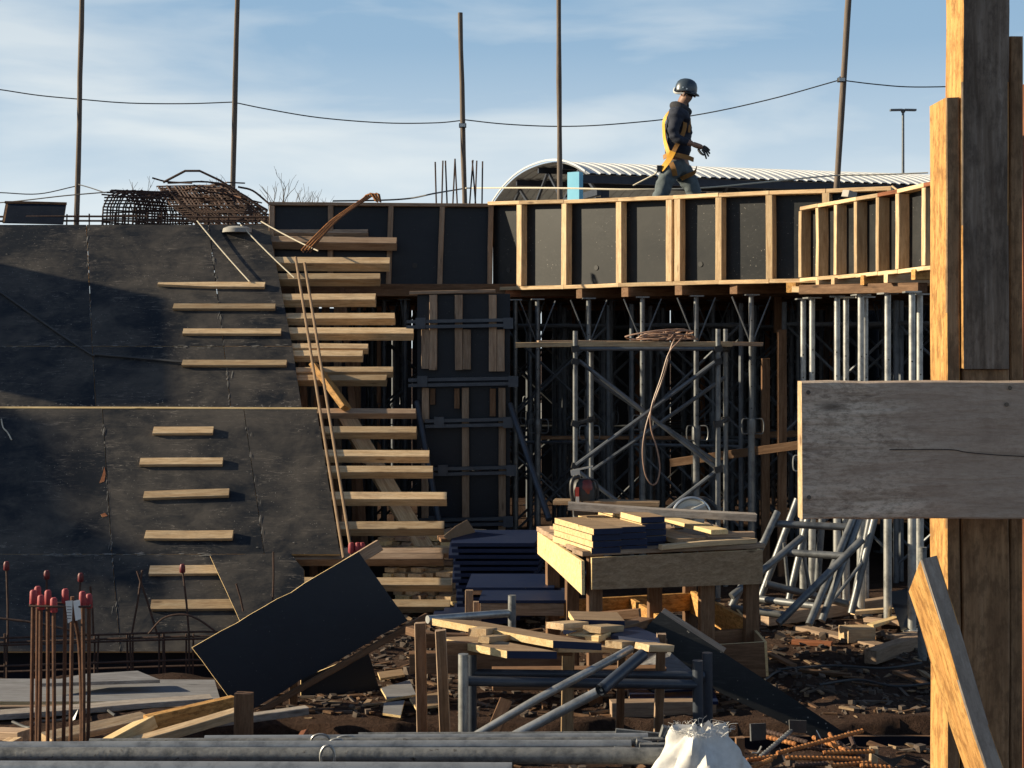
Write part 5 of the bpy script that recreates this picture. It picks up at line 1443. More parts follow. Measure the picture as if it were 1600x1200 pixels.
# ------------------------------------------------------------------ loose boards, blocks and chips on the ground at right
GB = [((1250, 985, 11.5), (1378, 1022, 10.6), .12, .03, 'wood_weathered', 'weathered board lying flat below the leaning frame', .03),
      ((1318, 992, 0), (1360, 990, 0), .16, .10, 'wood_pine', 'stubby pine block lying below the leaning frame', .06),
      ((1360, 1026, 0), (1460, 998, 0), .09, .09, 'wood_weathered', 'square timber lying beside the slanting brace of the post', .05),
      ((1238, 1002, 0), (1300, 1006, 0), .08, .03, 'wood_red', 'small orange board lying in a patch of sun', .03),
      ((1332, 957, 0), (1395, 953, 0), .06, .03, 'wood_pine', 'sunlit lath behind the stubby block', .06),
      ((1352, 968, 0), (1408, 974, 0), .08, .03, 'wood_weathered', 'short lath just left of the post brace', .04),
      ((1360, 978, 0), (1400, 966, 0), .06, .025, 'ply_edge', 'pale offcut leaning by the black panel', .05),
      ((1390, 996, 0), (1430, 990, 0), .07, .03, 'wood_weathered', 'grey offcut lying in front of black panel', .03),
      ((1190, 1015, 0), (1240, 1040, 0), .05, .02, 'wood_brown', 'dark lath on the soil right of the plywood crate', .02),
      ((1250, 1048, 0), (1330, 1055, 0), .05, .02, 'wood_brown', 'dark lath half buried in the middle of the bare soil', .02),
      ((1400, 1050, 0), (1450, 1070, 0), .05, .02, 'wood_brown', 'dark lath beside the foot of the big post', .02)]
for a, b, W, T, mt, lb, z in GB:
    pa = at(*a) if a[2] else grd(a[0], a[1], z); pb = at(*b) if b[2] else grd(b[0], b[1], z)
    pa.z = max(pa.z, ground_h(pa.x, pa.y) + T / 2); pb.z = max(pb.z, ground_h(pb.x, pb.y) + T / 2)
    timber('loose_board', pa, pb, W, T, mt, label=lb, cat='board', jit=.003)
sheet('tilted_plywood', [grd(1388, 962, .02) + Vector((0, 0, .18)), grd(1436, 955, .02) + Vector((0, 0, .2)), grd(1440, 975, .02), grd(1408, 985, .02)], (-.3, -.8, .4), .02, ('film_clean', 'ply_edge'), label='small black panel tipped up beside the big post', cat='plywood panel')
timber('floor_beam', grd(1195, 968, .05), grd(1440, 935, .05), .09, .09, 'wood_weathered', label='pale timber lying along the feet of the sunlit props', cat='timber beam')
for (pts, nn, mt, lb) in [(((595, 1075), (640, 1062), (650, 1085), (605, 1092)), (0, -.2, 1), 'ply_grey', 'grey board scrap on soil left of the trestle legs'), (((600, 1098), (632, 1094), (626, 1118), (598, 1114)), (0, -.3, 1), 'ply_grey', 'angular grey scrap below the first on the soil'),
                      (((640, 1090), (690, 1080), (695, 1100), (650, 1106)), (0, -.2, 1), 'ply_raw', 'pale scrap lying between the trestle legs'), (((590, 1050), (628, 1045), (632, 1054), (594, 1060)), (0, -.2, 1), 'ply_raw', 'thin pale scrap beside the black sheet')]:
    q = [grd(x, y, .04) for x, y in pts]
    sheet('board_scrap', q, nn, .015, (mt, 'ply_edge'), label=lb, cat='scrap')

# wood chips, clods and stones
def rubble():
    m = MB()
    rnd = random.Random(3)
    for k in range(5600):
        if k < 4600:
            x = rnd.uniform(-1.3, 3.3); y = rnd.uniform(8.68, 12.5)
        else:
            x = rnd.uniform(-3.5, 3.0); y = rnd.uniform(5.6, 6.3) if rnd.random() < .6 or x > -1.8 else rnd.uniform(6.3, 9.6)
        z = ground_h(x, y)
        s = .006 + .034 * rnd.random() ** 2.2 + (.03 if rnd.random() < .02 else 0)
        M = Matrix.Rotation(rnd.uniform(0, 6.28), 3, 'Z') @ Matrix.Rotation(rnd.uniform(-.4, .4), 3, 'X') @ Matrix.Rotation(rnd.uniform(-.3, .3), 3, 'Y')
        fl = rnd.random()
        sx, sy, sz = (s * 3.2, s * .9, s * .35) if fl < .5 else (s * 1.2, s, s * .8)
        c = Vector((x, y, z + sz * .25))
        pts = []
        for zz in (-1, 1):
            for a in (0, 1, 2, 3):
                d = Vector(((1 if a in (0, 3) else -1) * sx / 2 * rnd.uniform(.6, 1.1), (1 if a < 2 else -1) * sy / 2 * rnd.uniform(.6, 1.1), zz * sz / 2))
                pts.append(c + M @ d)
        m.add(pts, [(3, 2, 1, 0), (4, 5, 6, 7), (0, 1, 5, 4), (1, 2, 6, 5), (2, 3, 7, 6), (3, 0, 4, 7)], 0 if fl > .3 else 1 if fl > .06 else 2)
    for k in range(420):
        x = rnd.uniform(-1.6, 3.3); y = 8.72 + 4.0 * rnd.random() ** 1.4
        z = ground_h(x, y)
        L = .05 + .22 * rnd.random() ** 3; w_ = rnd.uniform(.008, .035)
        a = rnd.uniform(-.7, .7) if rnd.random() < .75 else rnd.uniform(0, 3.1)
        d = Vector((math.cos(a), math.sin(a), rnd.uniform(-.08, .12)))
        c = Vector((x, y, z + .008))
        m.beam(c - d * L / 2, c + d * L / 2, w_, rnd.uniform(.004, .016), mi=rnd.choice((0, 0, 1, 1, 1, 2)))
    o = m.build('rubble', ['debris', 'wood_brown', 'ply_raw'])
    tag(o, 'clods, stones and wood chips strewn over the site soil', None, None, 'stuff')
rubble()
for k, (pts, lb) in enumerate([([(1195, 1062), (1215, 1050), (1240, 1054), (1243, 1046), (1230, 1042)], 'thin wire curling on the soil right of the plywood crate'), ([(1215, 1046), (1300, 1040), (1380, 1044), (1440, 1036)], 'long dark cable lying across the bare soil'), ([(1280, 1070), (1340, 1062), (1400, 1072), (1470, 1066)], 'dark cable lying near the trench edge')]):
    q = [grd(x, y, .03) for x, y in pts]
    rod('ground_cable', spline(q, 6), .008, 'cable_dark', label=lb, cat='cable')

# ------------------------------------------------------------------ big timber post at right
YP = 3.10
P0 = at(1530, 700, YP)
po = empty('timber_post', Vector((P0.x, P0.y + .05, 0)), 'massive foreground post of bolted timbers with wide grey crosspiece and slanting brace', 'post')
def vboard(nm, x0, x1, y0, y1, Y, depth, mat, lean=0.0, side=None):
    """upright board seen from px column x0 to x1, rows y0..y1; its near face at distance Y"""
    a = at((x0 + x1) / 2 + lean, y1, Y) + Vector((0, depth / 2, 0)); b = at((x0 + x1) / 2, y0, Y) + Vector((0, depth / 2, 0))
    w = (x1 - x0) / F * Y
    return timber(nm, a, b, w, depth, mat, up=(0, 1, 0), parent=po, seg=8, jit=.0012)
# main board: near face 1503..1577, its sunlit left side seen because it stands right of the eye
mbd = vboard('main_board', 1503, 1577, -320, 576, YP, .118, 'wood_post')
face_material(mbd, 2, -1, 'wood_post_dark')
vboard('lower_board', 1503, 1577, 578, 1500, YP + .012, .106, 'wood_warm')
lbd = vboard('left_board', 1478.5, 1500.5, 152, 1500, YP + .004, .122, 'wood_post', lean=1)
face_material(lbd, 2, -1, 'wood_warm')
vboard('right_board', 1578.5, 1599, 56, 1500, YP + .03, .06, 'wood_warm')
vboard('back_board', 1604, 1650, 130, 1500, YP + .10, .10, 'wood_red')
YX = 2.94
a, b = at(1253, 703.5, YX), at(1760, 703.5, YX)
cpc = timber('crosspiece', a + Vector((0, .023, 0)), b + Vector((0, .023, 0)), .264, .045, 'board_old', up=(0, 1, 0), parent=po, seg=10, jit=.0012)
face_material(cpc, 0, -1, 'wood_pine')
MB().tube(spline([at(1390, 702.5, YX - .0005), at(1482, 702.5, YX - .0005), at(1510, 706.5, YX - .0005), at(1560, 711, YX - .0005), at(1640, 715, YX - .0005)], 5), .0008, 5).build('crack', 'black_rubber', po)
for (x, y) in ((1263, 613), (1264, 777), (1573, 632), (1578, 606)):
    MB().tube([at(x, y, YX - .003), at(x, y, YX + .01)], .0042, 10).build('nail_hole', 'black_rubber', po)
p0, p1, p3 = at(1440, 875, 2.85), at(1421, 925, 2.97), at(1632, 1500, 2.85)
p2 = p1 + (p3 - p0)
bn = (p3 - p0).cross(p1 - p0).normalized()
if bn.x > 0: bn = -bn
dirb = (p3 - p0).normalized()
c0 = (p0 + p1) / 2 - bn * .016
wv = (p1 - p0) - dirb * (p1 - p0).dot(dirb)
br = timber('slant_brace', c0, c0 + (p3 - p0), wv.length, .034, 'wood_post', up=bn, parent=po, seg=8, jit=.0015)
# bevel-cut upper end of the brace
for v in br.data.vertices:
    if v.co.x < .02:
        w = v.co.y / wv.length
        wdir = (br.matrix_basis.to_3x3() @ Vector((0, 1, 0))).dot(wv.normalized())
        v.co.x += (w * (1 if wdir > 0 else -1)) * (p1 - p0).dot(dirb)
wd0 = (br.matrix_basis.to_3x3() @ Vector((0, 1, 0))).y
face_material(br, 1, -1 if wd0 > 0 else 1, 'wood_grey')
# posts seen behind, left of the big post
for (x, y0, y1, Y, mt, lb) in [(1441, 855, 1080, 10.2, 'steel_spattered', 'grey steel prop foot standing just left of the big post')]:
    p = at(x, y0, Y); q = at(x, y1, Y)
    rod('short_prop', [q, p], .03, mt, n=12, label=lb, cat='prop')
# sunlit stuff glimpsed to the right of the post
sheet('stacked_frame', [at(1585, 1105, 7.0), at(1640, 1085, 7.0), at(1640, 1190, 7.0), at(1585, 1200, 7.0)], (-.5, -.8, .2), .02, ('paper', 'ply_edge'), label='pale crate edge glimpsed at the right border beside the post', cat='crate')

# ------------------------------------------------------------------ poles, lines, lamp
def pole(pts, r0, r1, label, mat='pole_wood'):
    n = 14
    a, b = Vector(pts[0]), Vector(pts[1])
    q = [a.lerp(b, i / n) + Vector((random.uniform(-.004, .004), 0, 0)) for i in range(n + 1)]
    o = MB().tube(q, [r0 + (r1 - r0) * i / n + random.uniform(-.003, .003) for i in range(n + 1)], 12).build('wooden_pole', mat, None, True)
    return tag(o, label, 'pole', 'slender poles rising behind the formwork')
def pole_px(x0, y0, x1, y1, Y, r, ytop, label):
    s = (x1 - x0) / (y1 - y0)
    base_y = HY + CZ * F / Y
    p = pole([at(x0 + s * (base_y - y0), base_y, Y), at(x0 + s * (ytop - y0), ytop, Y)], r * 1.06, r * .92, label)
    return p
YPOLE = 19.2
pole_px(120, 345, 128, 0, YPOLE, .034, -260, 'leftmost slender pole, standing behind the black box on the slope')
pole_px(364, 290, 371, 0, YPOLE, .034, -240, 'second slender pole from left, behind the large rebar cage')
pole_px(726, 318, 719, 20, YPOLE, .032, 20, 'short pole with a small lamp and a pointed top, third from left')
pole_px(875, 315, 873, 0, 18.9, .032, -250, 'fourth slender pole, in front of the left end of the arched roof')
pole_px(1307, 300, 1326, 0, 18.6, .038, -300, 'leaning slender pole right of the worker, with a floodlight')
def lamp(px, py, Y, label):
    c = at(px, py, Y)
    t = empty('floodlight', c, label, 'floodlight')
    MB().box(c + Vector((0, -.02, .02)), .09, .06, .05).build('housing', 'dark_iron', t)
    MB().box(c + Vector((0, -.055, .02)), .075, .008, .04).build('lens', 'tool_white', t)
    MB().tube([c + Vector((0, 0, .04)), c + Vector((0, .06, .07))], .01, 6).build('bracket', 'dark_iron', t)
lamp(723, 199, YPOLE - .08, 'small floodlight clamped to the short third pole')
lamp(1314, 128, 18.5, 'small floodlight clamped to the leaning pole at the right')
def cable(pts, r, label, mat='cable_dark', s=6):
    return rod('overhead_cable', spline(pts, s), r, mat, n=5, label=label, cat='cable')
cable([at(-60, 132, YPOLE), at(0, 140, YPOLE), at(60, 149, YPOLE), at(124, 155, YPOLE), at(200, 161, YPOLE), at(290, 162, YPOLE), at(366, 159.5, YPOLE)], .0075, 'thin overhead cable in the left sky, tied to the two left poles')
cable([at(366, 160, YPOLE), at(420, 171, YPOLE), at(500, 184, YPOLE), at(600, 192, YPOLE), at(680, 192, YPOLE), at(724, 188, YPOLE)], .0075, 'thin overhead cable sagging between the second pole and the lamp pole')
cable([at(724, 187, YPOLE), at(790, 194, 19.1), at(874, 197.5, 19.0), at(960, 194, 18.9), at(1080, 181, 18.8), at(1200, 156, 18.7), at(1312, 125, 18.6)], .0075, 'thin overhead cable passing behind the worker to the leaning pole')
cable([at(1312, 125, 18.6), at(1370, 132, 18.6), at(1430, 136, 18.6), at(1540, 134, 18.6)], .0075, 'thin overhead cable from the leaning pole to behind the big post')
cable([at(-60, 300, YPOLE), at(0, 301, YPOLE), at(60, 303, YPOLE), at(118, 291, YPOLE)], .007, 'lower slack wire at far left tied to the leftmost pole')
cable([at(122, 288, YPOLE), at(140, 293, 18), at(164, 301, 17)], .007, 'short wire from the leftmost pole down to the small rebar cage')
cable([at(-60, 321, 18), at(20, 315, 17.5), at(100, 306, 17.2), at(170, 300, 17)], .007, 'rising wire above the black box at far left')
cable([at(726, 294, YPOLE), at(800, 293.5, 18), at(880, 294, 17), at(985, 296, 16.2), at(1090, 294, 16.2), at(1180, 286, 16.5), at(1260, 278, 17), at(1308, 274, 18.5)], .009, 'pale safety line strung behind the worker at knee height', 'rope_pale')
cable([at(1308, 274, 18.5), at(1370, 273, 18.5), at(1450, 270, 18.5)], .009, 'pale safety line right of the leaning pole in front of the white roof', 'rope_pale')

# street lamp far away
def street_lamp():
    Y = 62
    b = at(1411, 560, Y); tpz = at(1411, 174, Y)
    t = empty('street_lamp', Vector((b.x, Y, 0)), 'distant grey street lamp with two flat arms above the white roof', 'street lamp')
    MB().tube([(b.x, Y, 0), (b.x, Y, 6), tpz], [.075, .065, .05], 10).build('mast', 'lamp_grey', t, True)
    for s in (-1, 1):
        m = MB(); e = tpz + Vector((s * .52, 0, .05))
        m.beam(tpz + Vector((s * .05, 0, .06)), e, .22, .07)
        m.build('lamp_head', 'lamp_grey', t)
    MB().lathe(tpz + Vector((0, 0, -.05)), [(.07, 0), (.1, .06), (.06, .14)], 10).build('mast_cap', 'lamp_grey', t, True)
street_lamp()

# ------------------------------------------------------------------ arched roof hall
A_ = Vector((math.cos(R(16.3)), math.sin(R(16.3)), 0)); P_ = Vector((-A_.y, A_.x, 0))
Q0 = Vector((1.83, 38.0, 0))
hall = empty('arched_hall', Q0 + A_ * 8 + P_ * 4, 'open sided hall with white corrugated barrel roof and dark steel trusses behind the worker', 'building')
Wd = 8.6; zs = CZ + 4.25; rise = .66; LEN = 22.0
def arc(t):                                  # t 0..1 near eave to far eave
    x = 2 * t - 1
    return Wd * t, zs + rise * (1 - abs(x) ** 2.3)
def roof():
    m = MB()
    pitch = .27
    na = int(LEN / pitch)
    nt = 26
    ts = [i / nt for i in range(nt + 1)]
    prof = []
    for i in range(na):
        prof += [(i * pitch, 0), (i * pitch + .09, 0), (i * pitch + .12, .028), (i * pitch + .24, .028)]
    def pt(s, h, t):
        w, z = arc(t)
        return Q0 + A_ * s + P_ * w + Vector((0, 0, z + h))
    for (s, h) in prof:
        for t in ts: m.v.append(pt(s, h, t))
    k = len(ts)
    for i in range(len(prof) - 1):
        for j in range(nt):
            m.f.append([i * k + j, (i + 1) * k + j, (i + 1) * k + j + 1, i * k + j + 1]); m.mi.append(0)
    b = len(m.v)
    for (s, h) in prof:
        for t in ts: m.v.append(pt(s, h - .012, t))
    for i in range(len(prof) - 1):
        for j in range(nt):
            m.f.append([b + i * k + j + 1, b + (i + 1) * k + j + 1, b + (i + 1) * k + j, b + i * k + j]); m.mi.append(1)
    o = m.build('corrugated_roof', ['roof_white', 'roof_under'], hall)
    v = MB()
    for j in range(nt):
        a0 = pt(-.02, .07, ts[j]); a1 = pt(-.02, .07, ts[j + 1])
        v.beam(a0, a1, .03, .045, mi=0)
    v.build('edge_trim', 'roof_white', hall)
roof()
def hb(nm, s0, w0, z0, s1, w1, z1, a, b, mat='frame_dark'):
    MB().beam(Q0 + A_ * s0 + P_ * w0 + Vector((0, 0, z0)), Q0 + A_ * s1 + P_ * w1 + Vector((0, 0, z1)), a, b).build(nm, mat, hall)
hb('eave_beam', -.1, .12, zs - .12, LEN, .12, zs - .12, .12, .19)
hb('eave_beam', -.1, Wd - .12, zs - .14, LEN, Wd - .12, zs - .14, .12, .2)
for w in (2.2, 4.3, 6.4):
    z = arc(w / Wd)[1] - .10
    hb('purlin', .1, w, z, LEN, w, z, .10, .16)
hb('tie_beam', .35, .3, zs - .62, LEN, .3, zs - .62, .10, .16)
MB().prism([Q0 + A_ * -2 + P_ * -2 + Vector((0, 0, .12)), Q0 + A_ * (LEN + 1) + P_ * -2 + Vector((0, 0, .12)), Q0 + A_ * (LEN + 1) + P_ * (Wd + 6) + Vector((0, 0, .12)), Q0 + A_ * -2 + P_ * (Wd + 6) + Vector((0, 0, .12))], (0, 0, 1), .2).build('concrete_floor', 'concrete', hall)
for s in [0.4 + 2.75 * i for i in range(0, 8, 2)]:
    hb('truss_chord', s, .15, zs - .42, s, Wd - .15, zs - .42, .12, .16)
    for q in range(3):
        w0 = .3 + q * 2.7; w1 = w0 + 1.35; w2 = w0 + 2.7
        hb('truss_web', s, w0, zs - .42, s, w1, arc(w1 / Wd)[1] - .12, .07, .07)
        hb('truss_web', s, w1, arc(w1 / Wd)[1] - .12, s, min(w2, Wd - .2), zs - .42, .07, .07)
for i in range(8):
    s = .4 + 2.75 * i
    if i == 0:
        cb = Q0 + A_ * -.30 + P_ * -.06
        MB().box(cb + Vector((0, 0, (zs + .02) / 2)), .33, .2, zs + .02, Matrix.Rotation(R(-32), 3, 'Z')).build('column', 'column_blue', hall)
    else:
        hb('column', s + .02, .3, 0, s + .02, .3, zs - .34, .30, .30, 'frame_dark')
    hb('column', s + .35, Wd - .3, 0, s + .35, Wd - .3, zs - .3, .26, .26, 'frame_dark')
    hb('knee_brace', s + .05, .3, zs - 1.35, s + 1.2, .3, zs - .62, .1, .1)
    hb('knee_brace', s + .05, .3, zs - 1.35, s - 1.0, .3, zs - .62, .1, .1)
hb('side_column', .62, .34, 0, .62, .34, zs - .34, .2, .2)

# ------------------------------------------------------------------ bare tree behind the slope
def tree(px, Y, h, label, seed):
    rnd = random.Random(seed)
    b = Vector(((px - 800) / F * Y, Y, 0))
    t = empty('bare_tree', b, label, 'tree')
    tw = MB(); tk = MB()
    tk.tube([b, b + Vector((.05, 0, h * .25)), b + Vector((.0, .1, h * .45))], [.16, .13, .10], 10)
    def grow(p, d, L, r, lev):
        q = p + d * L
        mid = p.lerp(q, .5) + Vector((rnd.uniform(-1, 1), rnd.uniform(-1, 1), rnd.uniform(-.3, .6))) * L * .08
        tw.tube([p, mid, q], [r, r * .85, r * .65], 4 if lev > 1 else 6, lev > 3)
        if lev >= 5: return
        for _ in range(rnd.choice((2, 3, 3)) if lev < 4 else 2):
            nd = (d + Vector((rnd.uniform(-1, 1), rnd.uniform(-1, 1), rnd.uniform(-.35, .75))) * .75).normalized()
            grow(q if rnd.random() < .6 else mid, nd, L * rnd.uniform(.6, .8), r * .62, lev + 1)
    for _ in range(6):
        d = Vector((rnd.uniform(-.9, .9), rnd.uniform(-.9, .9), 1)).normalized()
        grow(b + Vector((0, .08, h * rnd.uniform(.3, .45))), d, h * .22, .05, 0)
    tk.build('trunk', 'bark', t, True)
    tw.build('crown', 'bark', t)
tree(396, 34, 6.0, 'bare twiggy tree showing behind the right end of the large rebar cage', 5)
tree(285, 36, 5.7, 'bare twiggy tree showing through the large rebar cage', 9)

# ------------------------------------------------------------------ rebar on top of the slope and walls
def starters():
    t = empty('column_rebar', Vector((-.7, 16.6, 0)), 'nine thin starter bars standing up behind the straight wall by the lamp pole', 'rebar')
    for (xb, xt, yt, dY) in [(682, 680, 253, 0), (690, 692, 251, .3), (699, 696, 251, 0), (707, 711, 248, .2), (715, 711, 250, .4), (733, 739, 250, .3), (744, 738, 251, 0), (742, 745, 251, .5), (753, 754, 252, .2)]:
        Y = 16.4 + dY
        MB().tube([at(xb + (xb - xt) * 2, 440, Y), at(xb, 330, Y), at(xt, yt, Y)], .0095, 6).build('bar', 'dark_rebar', t, True)
starters()
def cage(label, o, ax, ay, az, nl, ns, r, extra=None, roundness=0.0):
    """lattice of stirrups along ax with long bars on its four faces"""
    o = Vector(o); ax, ay, az = Vector(ax), Vector(ay), Vector(az)
    t = empty('rebar_cage', o + ax * .5 + ay * .5, label, 'rebar cage')
    def ringpt(u, k):
        sq = [(0, 0), (.5, -roundness * .3), (1, 0), (1, .6), (.85, 1), (.5, 1 + roundness), (.15, 1), (0, .6)] if roundness else [(0, 0), (.5, 0), (1, 0), (1, .5), (1, 1), (.5, 1), (0, 1), (0, .5)]
        a, b = sq[k % 8]
        return o + ax * u + ay * a + az * b
    for i in range(ns):
        u = i / (ns - 1)
        j = Vector((random.uniform(-.012, .012), 0, random.uniform(-.012, .012)))
        MB().tube([ringpt(u, k) + j for k in range(8)] + [ringpt(u, 0) + j], r, 5, False).build('stirrup', 'dark_rebar', t)
    def lb(p, q, rr=r):
        m_ = p.lerp(q, .5) + Vector((0, 0, random.uniform(-.02, .02)))
        MB().tube([p, m_, q], rr, 5).build('long_bar', 'dark_rebar', t)
    for i in range(nl):
        v = i / (nl - 1)
        lb(o + ay * v + az * random.uniform(-.01, .01) - ax * random.uniform(0, .05), o + ax * (1 + random.uniform(0, .05)) + ay * v)
        top = 1 + (roundness * (1 - (2 * v - 1) ** 2) if roundness else 0)
        lb(o + ay * v + az * top - ax * random.uniform(0, .05), o + ax * (1 + random.uniform(0, .05)) + ay * v + az * top)
    for i in range(1, max(2, nl - 1)):
        v = i / (nl - 1)
        lb(o + az * v, o + ax + az * v)
        lb(o + az * v + ay, o + ax + ay + az * v)
    return t
YK = 15.7
a = at(160, 348, YK)
cage('small humped rebar cage on top of the slope left of the large cage', (a.x, YK, 3.33), (at(250, 348, YK) - a) + Vector((0, .2, 0)), (.12, .75, 0), (.02, 0, at(0, 300, YK).z - a.z), 11, 20, .0085, roundness=.25)
a = at(300, 350, YK - .1); b = at(418, 349, YK - .3)
lc = cage('large tilted rebar cage of many bars on top of the slope', (a.x + .05, YK - .1, 3.33), (b - a) * 1.02, (-.32, .8, .28), (-.28, .1, .20), 10, 20, .0085)
for (p0, p1, p2, rr) in [((255, 285), (312, 267), (418, 330), .016), ((238, 278), (262, 284), (300, 286), .012), ((262, 286), (340, 287), (418, 328), .012), ((265, 300), (300, 330), (330, 352), .012), ((372, 292), (395, 298), (420, 318), .014), ((345, 295), (385, 318), (420, 336), .012), ((350, 289), (392, 312), (420, 342), .014)]:
    MB().tube(spline([at(*p0, YK - .2), at(*p1, YK - .2), at(*p2, YK - .25)], 5 if p0[0] != 255 else 3), rr * .8, 6).build('long_bar', 'dark_rebar', lc, True)
rnd_ = random.Random(21)
for k in range(16):
    xa = rnd_.uniform(262, 345); ya = rnd_.uniform(282, 318)
    xb = xa + rnd_.uniform(45, 85); yb = ya + rnd_.uniform(-6, 36)
    MB().tube([at(xa, ya, YK + rnd_.uniform(-.2, .5)), at((xa + xb) / 2, (ya + yb) / 2 - rnd_.uniform(-2, 5), YK), at(min(xb, 420), min(yb, 346), YK + rnd_.uniform(-.2, .5))], .008, 5).build('long_bar', 'dark_rebar' if k % 3 else 'rusty_rebar', lc)
rl = empty('edge_rebar', at(270, 345, 15.1), 'low rail of rebar with tie hooks along the top edge of the slope', 'rebar')
for y in (338, 345):
    MB().tube([at(-60, y + 1, 15.3), at(110, y, 15.3), at(270, y + .5, 15.25), at(420, y + 1.5, 15.2)], .011, 6).build('long_bar', 'dark_rebar', rl, True)
for k in range(26):
    x = -40 + k * 18.2 + random.uniform(-4, 4)
    if 5 < x < 100: continue
    MB().tube([at(x, 352, 15.25), at(x + random.uniform(-1, 1), 333 + random.uniform(-2, 3), 15.25)], .008, 5).build('stirrup', 'dark_rebar', rl)
bb = empty('black_form_box', at(50, 348, 15.3), 'low black formwork box standing on top of the slope at far left', 'form box')
YB0 = 15.25
sheet('front_panel', [at(4, 348, YB0), at(98, 350, YB0), at(103, 318, YB0 + .12), at(10, 316, YB0 + .12)], (0, -1, .25), .02, ('film_clean', 'wood_brown'), bb)
sheet('side_panel', [at(98, 350, YB0), at(103, 318, YB0 + .12), at(103, 318, YB0 + .9), at(98, 350, YB0 + .9)], (1, 0, 0), .02, ('film_clean', 'wood_brown'), bb)
sheet('side_panel', [at(4, 348, YB0), at(10, 316, YB0 + .12), at(10, 316, YB0 + .9), at(4, 348, YB0 + .9)], (-1, 0, 0), .02, ('film_clean', 'wood_brown'), bb)
sheet('back_panel', [at(4, 348, YB0 + .9), at(98, 350, YB0 + .9), at(103, 318, YB0 + .9), at(10, 316, YB0 + .9)], (0, 1, 0), .02, ('film_clean', 'wood_brown'), bb)
timber('cap_rail', at(8, 316, YB0 + .12), at(104, 318, YB0 + .12), .03, .025, 'wood_brown', parent=bb)
# bundle of bent bars
bd = empty('bent_rebar_bundle', at(530, 350, 14.5), 'bundle of rusty bent bars with hooked tops leaning from the joists against the straight wall', 'rebar')
for k in range(6):
    d = k * 3.2
    hook = [at(572 + d, 305 - (k % 3) * 1.5, 14.42), at(580 + d * .8, 303 + (k % 2), 14.4), at(587 + d * .5, 314 + (k % 3), 14.38)]
    pts = [at(471 + k * 2.6, 391 + (k % 2) * 3, 14.0), at(490 + k * 2.5, 371, 14.1), at(517 + k * 2, 345, 14.2), at(545 + k * 1.5, 325, 14.32), at(566 + d * .6, 311 - (k % 2), 14.4)]
    MB().tube(spline(pts + hook[:1], 4) + hook[1:], .0075, 6).build('bar', 'rusty_rebar' if k % 2 else 'orange_rust', bd, True)
# pale block on the wall junction
m = MB().box(at(1327, 304, 12.35), .085, .08, .055, Matrix.Rotation(.25, 3, 'Y') @ Matrix.Rotation(.5, 3, 'Z'))
tag(m.build('concrete_block', 'concrete'), 'small grey block lying on top of the near formwork section', 'block')
rod('loose_stick', [at(1394, 291, 12.6), at(1402, 297, 12.5)], .008, 'wood_pine', label='small stick on top rail at the wall junction', cat='stick')

# ------------------------------------------------------------------ unseen things added left of the frame, shaped to cast shadows on the slope
def to_plane(p, X):
    t = (X - p.x) / SUN.x
    return p + SUN * t
def screen(label, name, polys, X, th, mat):
    t = empty(name, (X, 13.5, 0), label, 'shadow_panel')
    return t
hq = [(-420, 322), (265, 468), (270, 631), (128, 637), (-420, 520)]
P = [to_plane(sl(x, y, .0), -8.3) for x, y in hq]  # wanted shadow outline, thrown back along the sun, shapes the added panel
hs = empty('shadow_panel', (-8.3, 13.8, 0), 'unseen dark panel on timber legs, added left of the slope and shaped to shade it', 'shadow_panel')
P = [Vector((-8.3, p.y, p.z)) for p in P]
sheet('panel', P, (1, 0, 0), .05, ('film_wall', 'ply_edge'), hs)
for i in (1, 4):
    timber('leg', (-8.36, P[i].y, 0), (-8.36, P[i].y, P[i].z), .06, .05, 'wood_brown', up=(1, 0, 0), parent=hs)
XS = -21.0
sp = empty('shadow_bars', (XS, 12.5, 0), 'unseen timber bars added far left of the slope to cast soft shadows on it', 'shadow bars')
def shade_bar(pts, w):  # added bars, set where their soft shadows will cross the slope
    q = [to_plane(sl(x, y, .024), XS) for x, y in pts]
    for a, b in zip(q, q[1:]):
        timber('timber', (XS, a.y, a.z), (XS, b.y, b.z), w, w, 'wood_brown', up=(1, 0, 0), parent=sp)
shade_bar([(-20, 640), (8, 760), (20, 1010)], .27)
shade_bar([(20, 790), (165, 862), (280, 900)], .19)
shade_bar([(40, 870), (260, 915)], .17)
# ------------------------------------------------------------------ the worker
def skin(name, pts, edges, radii, mat, parent, sub=2, root=0, fold=0.0):
    me = bpy.data.meshes.new(name)
    me.from_pydata([tuple(Vector(p)) for p in pts], edges, [])
    o = bpy.data.objects.new(name, me)
    COL.objects.link(o)
    sm = o.modifiers.new('s', 'SKIN')
    sm.use_smooth_shade = True
    for i, r in enumerate(radii):
        sv = me.skin_vertices[0].data[i]
        sv.radius = (r, r) if not isinstance(r, tuple) else r
        sv.use_root = (i == root)
    ss = o.modifiers.new('u', 'SUBSURF'); ss.levels = sub; ss.render_levels = sub
    dg = bpy.context.evaluated_depsgraph_get()
    ev = o.evaluated_get(dg)
    m2 = bpy.data.meshes.new_from_object(ev)
    COL.objects.unlink(o); bpy.data.objects.remove(o)
    m2.materials.clear()
    m2.materials.append(MATS[mat])
    m2.polygons.foreach_set('use_smooth', [True] * len(m2.polygons))
    origin = Vector(pts[root])
    if fold:
        ns_ = [v.normal.copy() for v in m2.vertices]
        for v, nr in zip(m2.vertices, ns_):
            c = v.co
            k = noise.noise(Vector((c.x * 9, c.y * 9, c.z * 22))) + .6 * noise.noise(Vector((c.x * 24 + c.z * 14, c.y * 20, c.z * 30)))
            v.co += nr * fold * k
    for v in m2.vertices: v.co -= origin
    n = bpy.data.objects.new(name, m2)
    return place(n, Matrix.Translation(origin), parent)

